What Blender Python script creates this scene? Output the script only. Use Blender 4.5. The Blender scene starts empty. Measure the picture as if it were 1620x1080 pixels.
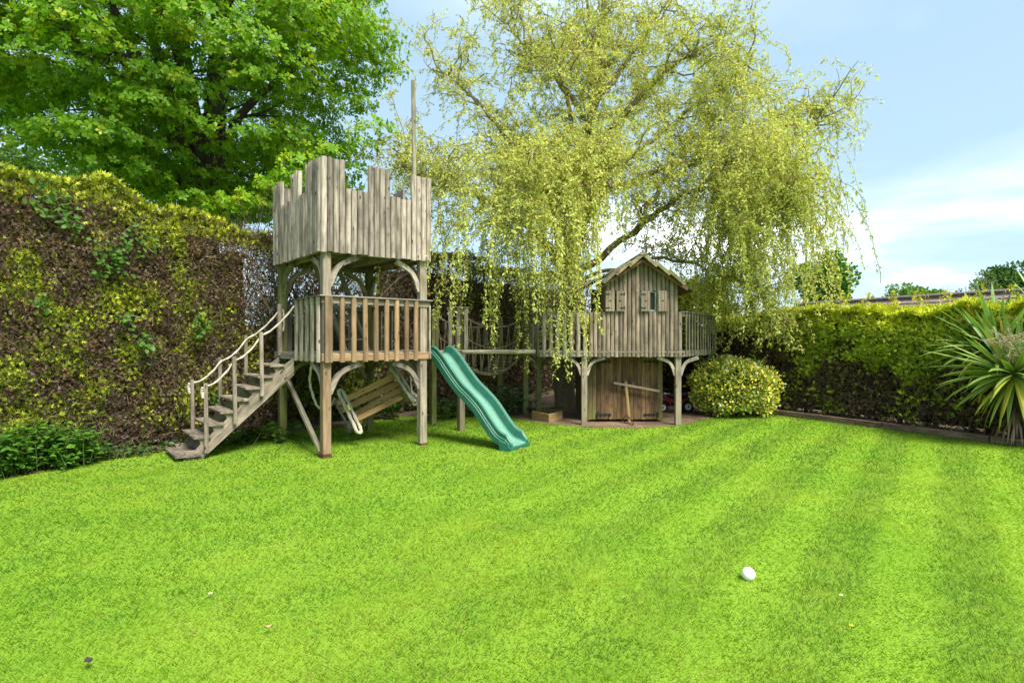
import bpy, math, random
import numpy as np
from mathutils import Vector, Matrix

random.seed(7)
rng = np.random.default_rng(11)
scene = bpy.context.scene
col = scene.collection

# ------------------------------------------------------------------ camera, sky, sun, exposure
cam_data = bpy.data.cameras.new("camera")
cam_data.sensor_width = 36.0
cam_data.lens = 20.0
cam_data.shift_y = -2.5 / 1620
cam_data.clip_end = 3000
cam_data.clip_start = 0.05
cam = bpy.data.objects.new("camera", cam_data)
cam.location = (0, 0, 1.5)
cam.rotation_euler = (math.radians(90), 0, 0)
col.objects.link(cam)
scene.camera = cam

SUN_DIR = Vector((0.54, -0.70, 1.25)).normalized()      # towards the sun
sun_el = math.asin(SUN_DIR.z)
sun_az = math.atan2(SUN_DIR.x, SUN_DIR.y)                # clockwise from +Y

world = bpy.data.worlds.new("World")
scene.world = world
world.use_nodes = True
wt = world.node_tree
wt.nodes.clear()
def wn(t, **kw):
    n = wt.nodes.new(t)
    for k, v in kw.items():
        setattr(n, k, v)
    return n
w_out = wn('ShaderNodeOutputWorld')
w_bg = wn('ShaderNodeBackground')
w_bg.inputs['Strength'].default_value = 0.05
w_sky = wn('ShaderNodeTexSky', sky_type='NISHITA')
w_sky.sun_disc = False
w_sky.sun_elevation = sun_el
w_sky.sun_rotation = sun_az
w_sky.air_density = 1.0
w_sky.dust_density = 1.2
w_sky.ozone_density = 1.5
w_tc = wn('ShaderNodeTexCoord')
w_sep = wn('ShaderNodeSeparateXYZ')
wt.links.new(w_tc.outputs['Generated'], w_sep.inputs[0])
# cloud plane coordinates: direction.xy / (z + k)
w_add = wn('ShaderNodeMath', operation='ADD'); w_add.inputs[1].default_value = 0.16
w_abs = wn('ShaderNodeMath', operation='MAXIMUM'); w_abs.inputs[1].default_value = 0.0
wt.links.new(w_sep.outputs['Z'], w_abs.inputs[0])
wt.links.new(w_abs.outputs[0], w_add.inputs[0])
w_dx = wn('ShaderNodeMath', operation='DIVIDE'); w_dy = wn('ShaderNodeMath', operation='DIVIDE')
wt.links.new(w_sep.outputs['X'], w_dx.inputs[0]); wt.links.new(w_add.outputs[0], w_dx.inputs[1])
wt.links.new(w_sep.outputs['Y'], w_dy.inputs[0]); wt.links.new(w_add.outputs[0], w_dy.inputs[1])
w_cmb = wn('ShaderNodeCombineXYZ')
wt.links.new(w_dx.outputs[0], w_cmb.inputs['X']); wt.links.new(w_dy.outputs[0], w_cmb.inputs['Y'])
w_map = wn('ShaderNodeMapping')
w_map.inputs['Location'].default_value = (6.62, 4.36, 0.0)
w_map.inputs['Scale'].default_value = (0.55, 0.75, 1.0)
wt.links.new(w_cmb.outputs[0], w_map.inputs[0])
w_n = wn('ShaderNodeTexNoise')
w_n.inputs['Scale'].default_value = 1.0
w_n.inputs['Detail'].default_value = 7.0
w_n.inputs['Roughness'].default_value = 0.52
w_n.inputs['Distortion'].default_value = 0.25
wt.links.new(w_map.outputs[0], w_n.inputs['Vector'])
w_ramp = wn('ShaderNodeValToRGB')
w_ramp.color_ramp.elements[0].position = 0.45
w_ramp.color_ramp.elements[0].color = (0, 0, 0, 1)
w_ramp.color_ramp.elements[1].position = 0.76
w_ramp.color_ramp.elements[1].color = (1, 1, 1, 1)
for p_, v_ in ((.53, .035), (.60, .13), (.66, .45)):
    e_ = w_ramp.color_ramp.elements.new(p_); e_.color = (v_, v_, v_, 1)
wt.links.new(w_n.outputs['Fac'], w_ramp.inputs['Fac'])
w_mix = wn('ShaderNodeMix', data_type='RGBA')
w_mix.inputs['B'].default_value = (24.5, 24.7, 25.0, 1)
wt.links.new(w_ramp.outputs['Color'], w_mix.inputs['Factor'])
# thin high veil: pale whitening of the blue
w_veil = wn('ShaderNodeMix', data_type='RGBA')
w_veil.inputs['Factor'].default_value = 0.6
w_veil.inputs['B'].default_value = (4.1, 5.8, 6.9, 1)
wt.links.new(w_sky.outputs[0], w_veil.inputs['A'])
wt.links.new(w_veil.outputs['Result'], w_mix.inputs['A'])
wt.links.new(w_mix.outputs['Result'], w_bg.inputs['Color'])
wt.links.new(w_bg.outputs[0], w_out.inputs['Surface'])

sun_data = bpy.data.lights.new("sun", 'SUN')
sun_data.energy = 2.55
sun_data.angle = math.radians(24)
sun_data.color = (1.0, 0.95, 0.86)
sun = bpy.data.objects.new("sun", sun_data)
sun.rotation_euler = SUN_DIR.to_track_quat('Z', 'Y').to_euler()
sun.location = (12, -12, 20)
col.objects.link(sun)

scene.view_settings.view_transform = 'Standard'
scene.view_settings.look = 'None'
scene.view_settings.exposure = 1.86
scene.view_settings.gamma = 1.0
scene.view_settings.use_curve_mapping = False
scene.cycles.use_denoising = True
scene.cycles.denoiser = 'OPENIMAGEDENOISE'
scene.cycles.denoising_input_passes = 'RGB_ALBEDO_NORMAL'
scene.cycles.denoising_prefilter = 'NONE'
scene.cycles.max_bounces = 6
scene.cycles.diffuse_bounces = 3
scene.cycles.transmission_bounces = 4
scene.cycles.glossy_bounces = 2
scene.cycles.sample_clamp_indirect = 6.0

# ------------------------------------------------------------------ helpers
FOC, HZ, EYE = 900.0, 537.5, 1.5
def gp(x, y):
    """ground point seen at photo pixel x, y"""
    Y = FOC * EYE / (y - HZ)
    return Vector(((x - 810) / FOC * Y, Y, 0))
def px(x, y, Y):
    """point at depth Y seen at photo pixel x, y"""
    return Vector(((x - 810) / FOC * Y, Y, EYE - (y - HZ) / FOC * Y))

WM = {}
def thing(name, loc, label, cat, group=None):
    o = bpy.data.objects.new(name, None)
    o.empty_display_size = 0.2
    o.location = loc
    col.objects.link(o)
    WM[o] = Matrix.Translation(Vector(loc))
    o["label"] = label
    o["category"] = cat
    if group: o["group"] = group
    return o
def tag(o, label=None, cat=None, group=None, kind=None):
    if label: o["label"] = label
    if cat: o["category"] = cat
    if group: o["group"] = group
    if kind: o["kind"] = kind
    return o
def part(name, mesh, parent=None, M=None):
    o = bpy.data.objects.new(name, mesh)
    M = M if M is not None else Matrix.Identity(4)
    col.objects.link(o)
    if parent is not None:
        o.parent = parent
        o.matrix_basis = WM[parent].inverted() @ M
    else:
        o.matrix_basis = M
    WM[o] = M
    return o

def np_mesh(name, V, F, mat=None, colr=None, smooth=False):
    V = np.asarray(V, dtype=np.float32)
    F = np.asarray(F, dtype=np.int32)
    me = bpy.data.meshes.new(name)
    me.vertices.add(len(V))
    me.vertices.foreach_set('co', V.ravel())
    k = F.shape[1]
    me.loops.add(F.size)
    me.loops.foreach_set('vertex_index', F.ravel())
    me.polygons.add(len(F))
    me.polygons.foreach_set('loop_start', np.arange(0, F.size, k, dtype=np.int32))
    if smooth:
        me.polygons.foreach_set('use_smooth', np.ones(len(F), dtype=bool))
    me.update(calc_edges=True)
    if colr is not None:
        a = me.color_attributes.new('col', 'FLOAT_COLOR', 'POINT')
        c = np.ones((len(V), 4), dtype=np.float32)
        c[:, :3] = colr
        a.data.foreach_set('color', c.ravel())
    if mat: me.materials.append(mat)
    return me
def poly_mesh(name, verts, faces, mat=None, smooth=False):
    me = bpy.data.meshes.new(name)
    me.from_pydata([tuple(v) for v in verts], [], faces)
    if smooth:
        for p in me.polygons: p.use_smooth = True
    if mat: me.materials.append(mat)
    me.update()
    return me
class MB:
    def __init__(s): s.v = []; s.f = []
    def add(s, v, f):
        o = len(s.v); s.v += [tuple(p) for p in v]; s.f += [tuple(i + o for i in q) for q in f]
    def mesh(s, name, mat, smooth=False): return poly_mesh(name, s.v, s.f, mat, smooth)

def prism(profile, L, taper=1.0):
    n = len(profile)
    v = [(x, y, 0) for x, y in profile] + [(x * taper, y * taper, L) for x, y in profile]
    f = [(i, (i + 1) % n, n + (i + 1) % n, n + i) for i in range(n)]
    f += [tuple(reversed(range(n))), tuple(range(n, 2 * n))]
    return v, f
MESHES = {}
def beam_mesh(L, w, t, style, mat):
    key = (round(L, 3), round(w, 3), round(t, 3), style, mat.name)
    if key in MESHES: return MESHES[key]
    a, b = w / 2, t / 2
    c = min(0.006, a * .3, b * .3)
    if style == 'half':
        pts = [(-a, -b), (a, -b)]
        for i in range(0, 7):
            an = math.pi * i / 6
            pts.append((a * math.cos(an), -b + t * (0.12 + 0.88 * math.sin(an) ** .8)))
        profile = pts
    elif style == 'round':
        profile = [(a * math.cos(2 * math.pi * i / 10), b * math.sin(2 * math.pi * i / 10)) for i in range(10)]
    else:
        profile = [(-a + c, -b), (a - c, -b), (a, -b + c), (a, b - c), (a - c, b), (-a + c, b), (-a, b - c), (-a, -b + c)]
    v, f = prism(profile, L)
    me = poly_mesh("beam", v, f, mat)
    MESHES[key] = me
    return me
def frame_m(p0, p1, n):
    z = (Vector(p1) - Vector(p0)).normalized()
    y = Vector(n) - z * Vector(n).dot(z)
    if y.length < 1e-5: y = z.orthogonal()
    y.normalize()
    x = y.cross(z)
    M = Matrix((x, y, z)).transposed().to_4x4()
    M.translation = Vector(p0)
    return M
def beam(name, parent, p0, p1, w, t, mat, n=(0, -1, 0), style='box', label=None):
    """length p0->p1, width w across, thickness t along n"""
    L = (Vector(p1) - Vector(p0)).length
    o = part(name, beam_mesh(L, w, t, style, mat), parent, frame_m(p0, p1, n))
    if label: o["label"] = label
    return o

def catmull(P, n):
    P = [Vector(p) for p in P]
    Q = [P[0] * 2 - P[1]] + P + [P[-1] * 2 - P[-2]]
    out = []
    for i in range(1, len(Q) - 2):
        for k in range(n):
            t = k / n
            a, b, c, d = Q[i - 1], Q[i], Q[i + 1], Q[i + 2]
            out.append(0.5 * ((2 * b) + (c - a) * t + (2 * a - 5 * b + 4 * c - d) * t * t + (3 * b - a - 3 * c + d) * t ** 3))
    out.append(P[-1].copy())
    return out
def sweep(mb, pts, sections, up=None, closed=False):
    """sections: function(i, n)-> list of (x, y) in the moving frame"""
    pts = [Vector(p) for p in pts]
    N = len(pts)
    rings = []
    y = None
    for i, p in enumerate(pts):
        if closed: t = (pts[(i + 1) % N] - pts[i - 1])
        else: t = pts[min(i + 1, N - 1)] - pts[max(i - 1, 0)]
        t.normalize()
        if up is not None: y = Vector(up)
        elif y is None: y = t.orthogonal()
        y = (y - t * y.dot(t)).normalized()
        x = y.cross(t)
        rings.append([p + x * a + y * b for a, b in sections(i, N)])
    k = len(rings[0])
    v = [q for r in rings for q in r]
    f = []
    for i in range(N if closed else N - 1):
        i2 = (i + 1) % N
        for j in range(k):
            j2 = (j + 1) % k
            f.append((i * k + j, i * k + j2, i2 * k + j2, i2 * k + j))
    if not closed:
        f.append(tuple(reversed(range(k))))
        f.append(tuple(range((N - 1) * k, N * k)))
    mb.add(v, f)
def tube(mb, pts, r0, r1=None, sides=5):
    r1 = r0 if r1 is None else r1
    def sec(i, n):
        r = r0 + (r1 - r0) * i / max(1, n - 1)
        return [(r * math.cos(2 * math.pi * k / sides), r * math.sin(2 * math.pi * k / sides)) for k in range(sides)]
    sweep(mb, pts, sec)
def rope_section(r, step=0.35):
    def sec(i, n):
        out = []
        for k in range(9):
            a = 2 * math.pi * k / 9
            rr = r * (1 + .22 * math.cos(3 * a))
            out.append((rr * math.cos(a + i * step), rr * math.sin(a + i * step)))
        return out
    return sec
def rope(name, parent, pts, r, mat, dense=10):
    mb = MB()
    P = catmull(pts, dense)
    sweep(mb, P, rope_section(r))
    return part(name, mb.mesh(name, mat, True), parent)
def sag(a, b, s, n=6):
    a, b = Vector(a), Vector(b)
    return [a.lerp(b, i / n) - Vector((0, 0, s * 4 * (i / n) * (1 - i / n))) for i in range(n + 1)]

# numpy foliage helpers
def unit(a): return a / np.maximum(np.linalg.norm(a, axis=-1, keepdims=True), 1e-9)
def frames(g, nrm):
    y = unit(g); x = unit(np.cross(y, nrm)); z = np.cross(x, y)
    return np.stack([x, y, z], axis=-1)
def scatter(T, F, P, R, S, C, tipmix=None):
    T = np.asarray(T, float); F = np.asarray(F, int)
    n, k = len(P), len(T)
    V = P[:, None, :] + S[:, None, None] * np.einsum('nij,kj->nki', R, T)
    FF = (F[None] + (np.arange(n) * k)[:, None, None]).reshape(-1, F.shape[1])
    CC = np.repeat(C, k, axis=0)
    return V.reshape(-1, 3), FF, CC
def hash3(i, j, k, s):
    h = (i * 374761393 + j * 668265263 + k * 2147483647 + s * 1274126177) & 0xffffffff
    h = ((h ^ (h >> 13)) * 1274126177) & 0xffffffff
    return ((h ^ (h >> 16)) & 0xffff) / 65535.0
def vnoise(P, scale, seed=0):
    Q = np.asarray(P, float) * scale + 1000.0
    I = np.floor(Q).astype(np.int64); f = Q - I; f = f * f * (3 - 2 * f)
    out = 0
    for a in (0, 1):
        for b in (0, 1):
            for c in (0, 1):
                w = (f[:, 0] if a else 1 - f[:, 0]) * (f[:, 1] if b else 1 - f[:, 1]) * (f[:, 2] if c else 1 - f[:, 2])
                out = out + w * hash3(I[:, 0] + a, I[:, 1] + b, I[:, 2] + c, seed)
    return out
def fbm(P, scale, seed=0):
    return (vnoise(P, scale, seed) * .55 + vnoise(P, scale * 2.1, seed + 1) * .28 + vnoise(P, scale * 4.3, seed + 2) * .17)
def rand_unit(n):
    return unit(rng.normal(size=(n, 3)))
def lerpc(a, b, t): return np.asarray(a)[None] * (1 - t[:, None]) + np.asarray(b)[None] * t[:, None]

# leaf templates: growth +Y, normal +Z
LEAF_RHOMB = ([(0, 0, 0), (-.22, .45, .05), (0, 1, -.06), (.22, .45, .05)], [(0, 3, 2, 1)])
LEAF_OAK = ([(0, 0, 0), (-.2, .32, .06), (-.3, .72, .05), (0, 1, -.1), (.3, .72, .05), (.2, .32, .06)], [(0, 3, 2, 1), (0, 5, 4, 3)])
LEAF_OBOV = ([(0, 0, 0), (-.30, .62, .07), (0, 1, -.08), (.30, .62, .07)], [(0, 3, 2, 1)])
LEAF_OVAL = ([(0, 0, 0), (-.3, .28, .07), (-.3, .66, .06), (0, 1, -.08), (.3, .66, .06), (.3, .28, .07)], [(0, 3, 2, 1), (0, 5, 4, 3)])
LEAF_NETTLE = ([(0, 0, 0), (-.34, .22, .07), (-.26, .6, .02), (0, 1, -.16), (.26, .6, .02), (.34, .22, .07)], [(0, 3, 2, 1), (0, 5, 4, 3)])
def sprig_conifer():
    T, F = [], []
    for ang, L, w, base in ((0, 1.0, .10, 0), (.62, .62, .085, .22), (-.58, .66, .085, .3)):
        d = np.array([math.sin(ang), math.cos(ang), 0]); s = np.array([d[1], -d[0], 0])
        b = np.array([0, base, 0]); o = len(T)
        T += [b, b + d * L * .5 - s * w + (0, 0, .04), b + d * L + (0, 0, -.05), b + d * L * .5 + s * w + (0, 0, .04)]
        F.append((o, o + 3, o + 2, o + 1))
    return np.array(T), np.array(F)
SPRIG = sprig_conifer()
def rosette(leaf, n, seed, tilt=.55, size=1.0):
    r = random.Random(seed); T, F = [], []
    for i in range(n):
        a = 2 * math.pi * (i + r.uniform(-.3, .3)) / n
        el = tilt + r.uniform(-.35, .35)
        g = Vector((math.cos(a) * math.cos(el), math.sin(a) * math.cos(el), math.sin(el)))
        nn = Vector((-math.cos(a) * math.sin(el), -math.sin(a) * math.sin(el), math.cos(el)))
        x = g.cross(nn).normalized(); z = x.cross(g)
        s = size * r.uniform(.75, 1.15); o = len(T)
        for (tx, ty, tz) in leaf[0]:
            T.append(tuple(x * tx * s + g * (ty + .06) * s + z * tz * s))
        F += [tuple(q + o for q in f) for f in leaf[1]]
    # local: rosette axis is +Z -> scatter maps growth(+Y); rotate so axis is +Y
    T = [(x, z, -y) for x, y, z in T]
    return np.array(T), np.array(F)

# ------------------------------------------------------------------ materials
def new_mat(name):
    m = bpy.data.materials.new(name); m.use_nodes = True
    nt = m.node_tree; nt.nodes.clear()
    out = nt.nodes.new('ShaderNodeOutputMaterial')
    return m, nt, out
def N(nt, t, **kw):
    n = nt.nodes.new(t)
    for k, v in kw.items(): setattr(n, k, v)
    return n
def ramp(nt, fac, stops):
    r = N(nt, 'ShaderNodeValToRGB')
    e = r.color_ramp.elements
    while len(e) < len(stops): e.new(.5)
    for el, (p, c) in zip(e, stops):
        el.position = p; el.color = (*c, 1) if len(c) == 3 else c
    nt.links.new(fac, r.inputs['Fac'])
    return r.outputs['Color']
def mixc(nt, fac, a, b, mode='MIX'):
    m = N(nt, 'ShaderNodeMix', data_type='RGBA', blend_type=mode)
    for s, v in (('Factor', fac), ('A', a), ('B', b)):
        if hasattr(v, 'links'): nt.links.new(v, m.inputs[s])
        elif s == 'Factor': m.inputs[s].default_value = v
        else: m.inputs[s].default_value = (*v, 1)
    return m.outputs['Result']
def noise(nt, vec, scale, detail=4, rough=.55):
    n = N(nt, 'ShaderNodeTexNoise')
    n.inputs['Scale'].default_value = scale; n.inputs['Detail'].default_value = detail; n.inputs['Roughness'].default_value = rough
    if vec is not None: nt.links.new(vec, n.inputs['Vector'])
    return n.outputs['Fac']
def wood(name, light, dark, algae=0.0, rough=.85, dirt=.5, foot=0.0):
    m, nt, out = new_mat(name)
    b = N(nt, 'ShaderNodeBsdfPrincipled')
    b.inputs['Roughness'].default_value = rough
    b.inputs['Specular IOR Level'].default_value = .2
    tc = N(nt, 'ShaderNodeTexCoord'); oi = N(nt, 'ShaderNodeObjectInfo')
    off = N(nt, 'ShaderNodeVectorMath', operation='SCALE'); off.inputs[0].default_value = (31, 17, 53)
    nt.links.new(oi.outputs['Random'], off.inputs['Scale'])
    add = N(nt, 'ShaderNodeVectorMath', operation='ADD')
    nt.links.new(tc.outputs['Object'], add.inputs[0]); nt.links.new(off.outputs[0], add.inputs[1])
    mp = N(nt, 'ShaderNodeMapping'); mp.inputs['Scale'].default_value = (38, 38, 2.6)
    nt.links.new(add.outputs[0], mp.inputs[0])
    streak = noise(nt, mp.outputs[0], 1.0, 7, .62)
    c1 = ramp(nt, streak, [(.30, dark), (.47, tuple(.6 * a + .4 * c for a, c in zip(light, dark))), (.66, light)])
    # blotches (wear, weathering)
    mp2 = N(nt, 'ShaderNodeMapping'); mp2.inputs['Scale'].default_value = (9, 9, 3.2)
    nt.links.new(add.outputs[0], mp2.inputs[0])
    blot = noise(nt, mp2.outputs[0], 1.0, 5, .6)
    bl = ramp(nt, blot, [(.35, (1 - dirt, 1 - dirt, 1 - dirt)), (.62, (1, 1, 1))])
    c2 = mixc(nt, 1.0, c1, bl, 'MULTIPLY')
    # knots
    mp3 = N(nt, 'ShaderNodeMapping'); mp3.inputs['Scale'].default_value = (11, 11, 4.0)
    nt.links.new(add.outputs[0], mp3.inputs[0])
    vo = N(nt, 'ShaderNodeTexVoronoi'); nt.links.new(mp3.outputs[0], vo.inputs['Vector']); vo.inputs['Scale'].default_value = 1.0
    kn = ramp(nt, vo.outputs['Distance'], [(.07, (1, 1, 1)), (.15, (0, 0, 0))])
    c3 = mixc(nt, kn, c2, tuple(.28 * x for x in dark))
    # per board value
    hs = N(nt, 'ShaderNodeHueSaturation')
    mr = N(nt, 'ShaderNodeMapRange'); mr.inputs['To Min'].default_value = .62; mr.inputs['To Max'].default_value = 1.22
    nt.links.new(oi.outputs['Random'], mr.inputs['Value']); nt.links.new(mr.outputs[0], hs.inputs['Value'])
    nt.links.new(c3, hs.inputs['Color'])
    c4 = hs.outputs['Color']
    if algae > 0:
        ge = N(nt, 'ShaderNodeNewGeometry')
        an = noise(nt, ge.outputs['Position'], 1.7, 5, .65)
        af = ramp(nt, an, [(.62 - .34 * algae, (0, 0, 0)), (.82 - .25 * algae, (algae, algae, algae))])
        c4 = mixc(nt, af, c4, (.16, .17, .04))
    if foot > 0:
        ge2 = N(nt, 'ShaderNodeNewGeometry'); sp = N(nt, 'ShaderNodeSeparateXYZ')
        nt.links.new(ge2.outputs['Position'], sp.inputs[0])
        mm = N(nt, 'ShaderNodeMapRange'); mm.inputs['From Min'].default_value = .5; mm.inputs['From Max'].default_value = .02
        mm.inputs['To Max'].default_value = foot
        nt.links.new(sp.outputs['Z'], mm.inputs['Value'])
        fn = N(nt, 'ShaderNodeMath', operation='MULTIPLY'); nt.links.new(mm.outputs[0], fn.inputs[0]); nt.links.new(blot, fn.inputs[1])
        c4 = mixc(nt, fn.outputs[0], c4, (.15, .17, .03))
    nt.links.new(c4, b.inputs['Base Color'])
    bp = N(nt, 'ShaderNodeBump'); bp.inputs['Strength'].default_value = .55; bp.inputs['Distance'].default_value = .006
    nt.links.new(streak, bp.inputs['Height']); nt.links.new(bp.outputs[0], b.inputs['Normal'])
    nt.links.new(b.outputs[0], out.inputs['Surface'])
    return m
def leafmat(name, trans=.35, rough=.55, spec=.25, tint=(1.0, 1.0, .55)):
    m, nt, out = new_mat(name)
    at = N(nt, 'ShaderNodeAttribute'); at.attribute_name = 'col'
    b = N(nt, 'ShaderNodeBsdfPrincipled')
    b.inputs['Roughness'].default_value = rough; b.inputs['Specular IOR Level'].default_value = spec
    nt.links.new(at.outputs['Color'], b.inputs['Base Color'])
    t = N(nt, 'ShaderNodeBsdfTranslucent')
    tc = mixc(nt, 1.0, at.outputs['Color'], tint, 'MULTIPLY')
    nt.links.new(tc, t.inputs['Color'])
    mx = N(nt, 'ShaderNodeMixShader'); mx.inputs[0].default_value = trans
    nt.links.new(b.outputs[0], mx.inputs[1]); nt.links.new(t.outputs[0], mx.inputs[2])
    nt.links.new(mx.outputs[0], out.inputs['Surface'])
    return m
def plain(name, c, rough=.6, metal=0, spec=.4, var=.25, scale=14, bump=0.0):
    m, nt, out = new_mat(name)
    b = N(nt, 'ShaderNodeBsdfPrincipled')
    b.inputs['Roughness'].default_value = rough; b.inputs['Metallic'].default_value = metal; b.inputs['Specular IOR Level'].default_value = spec
    tc = N(nt, 'ShaderNodeTexCoord')
    n = noise(nt, tc.outputs['Object'], scale, 5, .6)
    cc = ramp(nt, n, [(.3, tuple(x * (1 - var) for x in c)), (.7, tuple(min(1, x * (1 + var * .6)) for x in c))])
    nt.links.new(cc, b.inputs['Base Color'])
    if bump:
        bp = N(nt, 'ShaderNodeBump'); bp.inputs['Strength'].default_value = bump; bp.inputs['Distance'].default_value = .01
        nt.links.new(n, bp.inputs['Height']); nt.links.new(bp.outputs[0], b.inputs['Normal'])
    nt.links.new(b.outputs[0], out.inputs['Surface'])
    return m

M_GREY = wood('weathered_grey_wood', (.52, .44, .365), (.155, .125, .10), algae=.07, dirt=.5)
M_GREYG = wood('mossy_grey_wood', (.36, .32, .24), (.125, .11, .075), algae=.4)
M_NEW = wood('newer_tan_wood', (.34, .225, .125), (.165, .10, .055), dirt=.28, algae=.08)
M_POST = wood('post_wood', (.37, .31, .235), (.155, .125, .09), algae=.12, dirt=.35, foot=.5)
M_POSTN = wood('newer_post_wood', (.33, .225, .135), (.155, .10, .06), algae=.1, dirt=.3)
M_POSTG = wood('green_post_wood', (.29, .27, .14), (.12, .12, .05), algae=.8, dirt=.35)
M_STAIR = wood('stair_wood', (.33, .275, .21), (.115, .09, .068), algae=.22, dirt=.5)
M_HOUSE = wood('playhouse_board_wood', (.38, .30, .225), (.12, .09, .067), algae=.06, dirt=.45)
M_DOOR = wood('stained_door_wood', (.26, .15, .08), (.09, .052, .032), dirt=.5, foot=.2)
M_DOORG = wood('mossy_side_wood', (.24, .17, .09), (.09, .07, .04), dirt=.4, foot=1.6)
M_SLAT = wood('bench_slat_wood', (.50, .315, .13), (.30, .185, .075), dirt=.2)
M_CRATE = wood('crate_wood', (.36, .25, .11), (.22, .15, .065), dirt=.25)
M_ROOFW = wood('roof_board_wood', (.34, .29, .19), (.15, .125, .07), algae=.5)
M_SLEEPER = wood('edging_timber_wood', (.30, .20, .14), (.12, .08, .055), dirt=.5)
M_SHUT = wood('shutter_wood', (.31, .25, .18), (.16, .125, .085), dirt=.25)
M_ROPE = plain('rope_fibre', (.46, .41, .32), .9, var=.4, scale=60, bump=.3)
M_ROPED = plain('old_rope_fibre', (.27, .22, .15), .9, var=.4, scale=60)
M_IRON = plain('black_iron', (.022, .02, .02), .6, .3)
M_RUST = plain('rusty_iron', (.10, .04, .022), .85, .2, var=.5, scale=30)
M_SEAGREEN = plain('sea_green_paint', (.22, .28, .235), .6, var=.12)
M_REDPL = plain('dark_red_plastic', (.15, .012, .015), .35, var=.2)
M_BLACKPL = plain('black_plastic', (.015, .015, .016), .5, var=.2)
M_RUBBER = plain('black_rubber', (.018, .018, .018), .85, var=.3)
M_SILVER = plain('silver_plastic', (.62, .64, .66), .4, .1, var=.1)
M_WHITE = plain('white_ball', (.82, .82, .78), .55, var=.06)
M_YELLOW = plain('yellow_tag', (.75, .58, .03), .5)
M_BARK = plain('dark_bark', (.055, .043, .033), .95, var=.5, scale=18, bump=.8)
M_WBARK = plain('willow_bark', (.24, .20, .125), .95, var=.45, scale=16, bump=.6)
M_TWIG = plain('dead_twig', (.085, .06, .043), .95, var=.5, scale=6)
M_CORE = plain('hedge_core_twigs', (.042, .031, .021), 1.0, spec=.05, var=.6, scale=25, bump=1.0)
M_LEAF = leafmat('conifer_leaf', .25, .65, .12)
M_OAK = leafmat('oak_leaf', .44, .5, .25)
M_WILL = leafmat('willow_leaf', .48, .6, .12, (1, 1, .7))
M_BUSH = leafmat('evergreen_leaf', .2, .42, .4)
M_GRASSB = leafmat('grass_blade', .55, .6, .15, (1, 1, .5))
M_CORD = leafmat('sword_leaf', .22, .42, .4)

def slide_mat():
    m, nt, out = new_mat('green_slide_plastic')
    b = N(nt, 'ShaderNodeBsdfPrincipled'); b.inputs['Roughness'].default_value = .5; b.inputs['Specular IOR Level'].default_value = .45
    tc = N(nt, 'ShaderNodeTexCoord')
    n1 = noise(nt, tc.outputs['Object'], 9, 6, .65)
    c = ramp(nt, n1, [(.3, (.014, .10, .062)), (.6, (.022, .135, .088)), (.8, (.045, .18, .13))])
    at = N(nt, 'ShaderNodeAttribute'); at.attribute_name = 'wear_gloss'
    mp = N(nt, 'ShaderNodeMapping'); mp.inputs['Scale'].default_value = (60, 12, 12); nt.links.new(tc.outputs['Object'], mp.inputs[0])
    n2 = noise(nt, mp.outputs[0], 1.5, 5, .7)
    wf = N(nt, 'ShaderNodeMath', operation='MULTIPLY'); nt.links.new(at.outputs['Fac'], wf.inputs[0])
    mr = N(nt, 'ShaderNodeMapRange'); mr.inputs['From Min'].default_value = .25; mr.inputs['From Max'].default_value = .75; mr.inputs['To Min'].default_value = .35
    nt.links.new(n2, mr.inputs['Value']); nt.links.new(mr.outputs[0], wf.inputs[1])
    c = mixc(nt, wf.outputs[0], c, (.17, .345, .265))  # paler scuffed bed, with sky gloss put into the same colour
    nt.links.new(c, b.inputs['Base Color']); nt.links.new(b.outputs[0], out.inputs['Surface'])
    return m
M_SLIDE = slide_mat()

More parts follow.
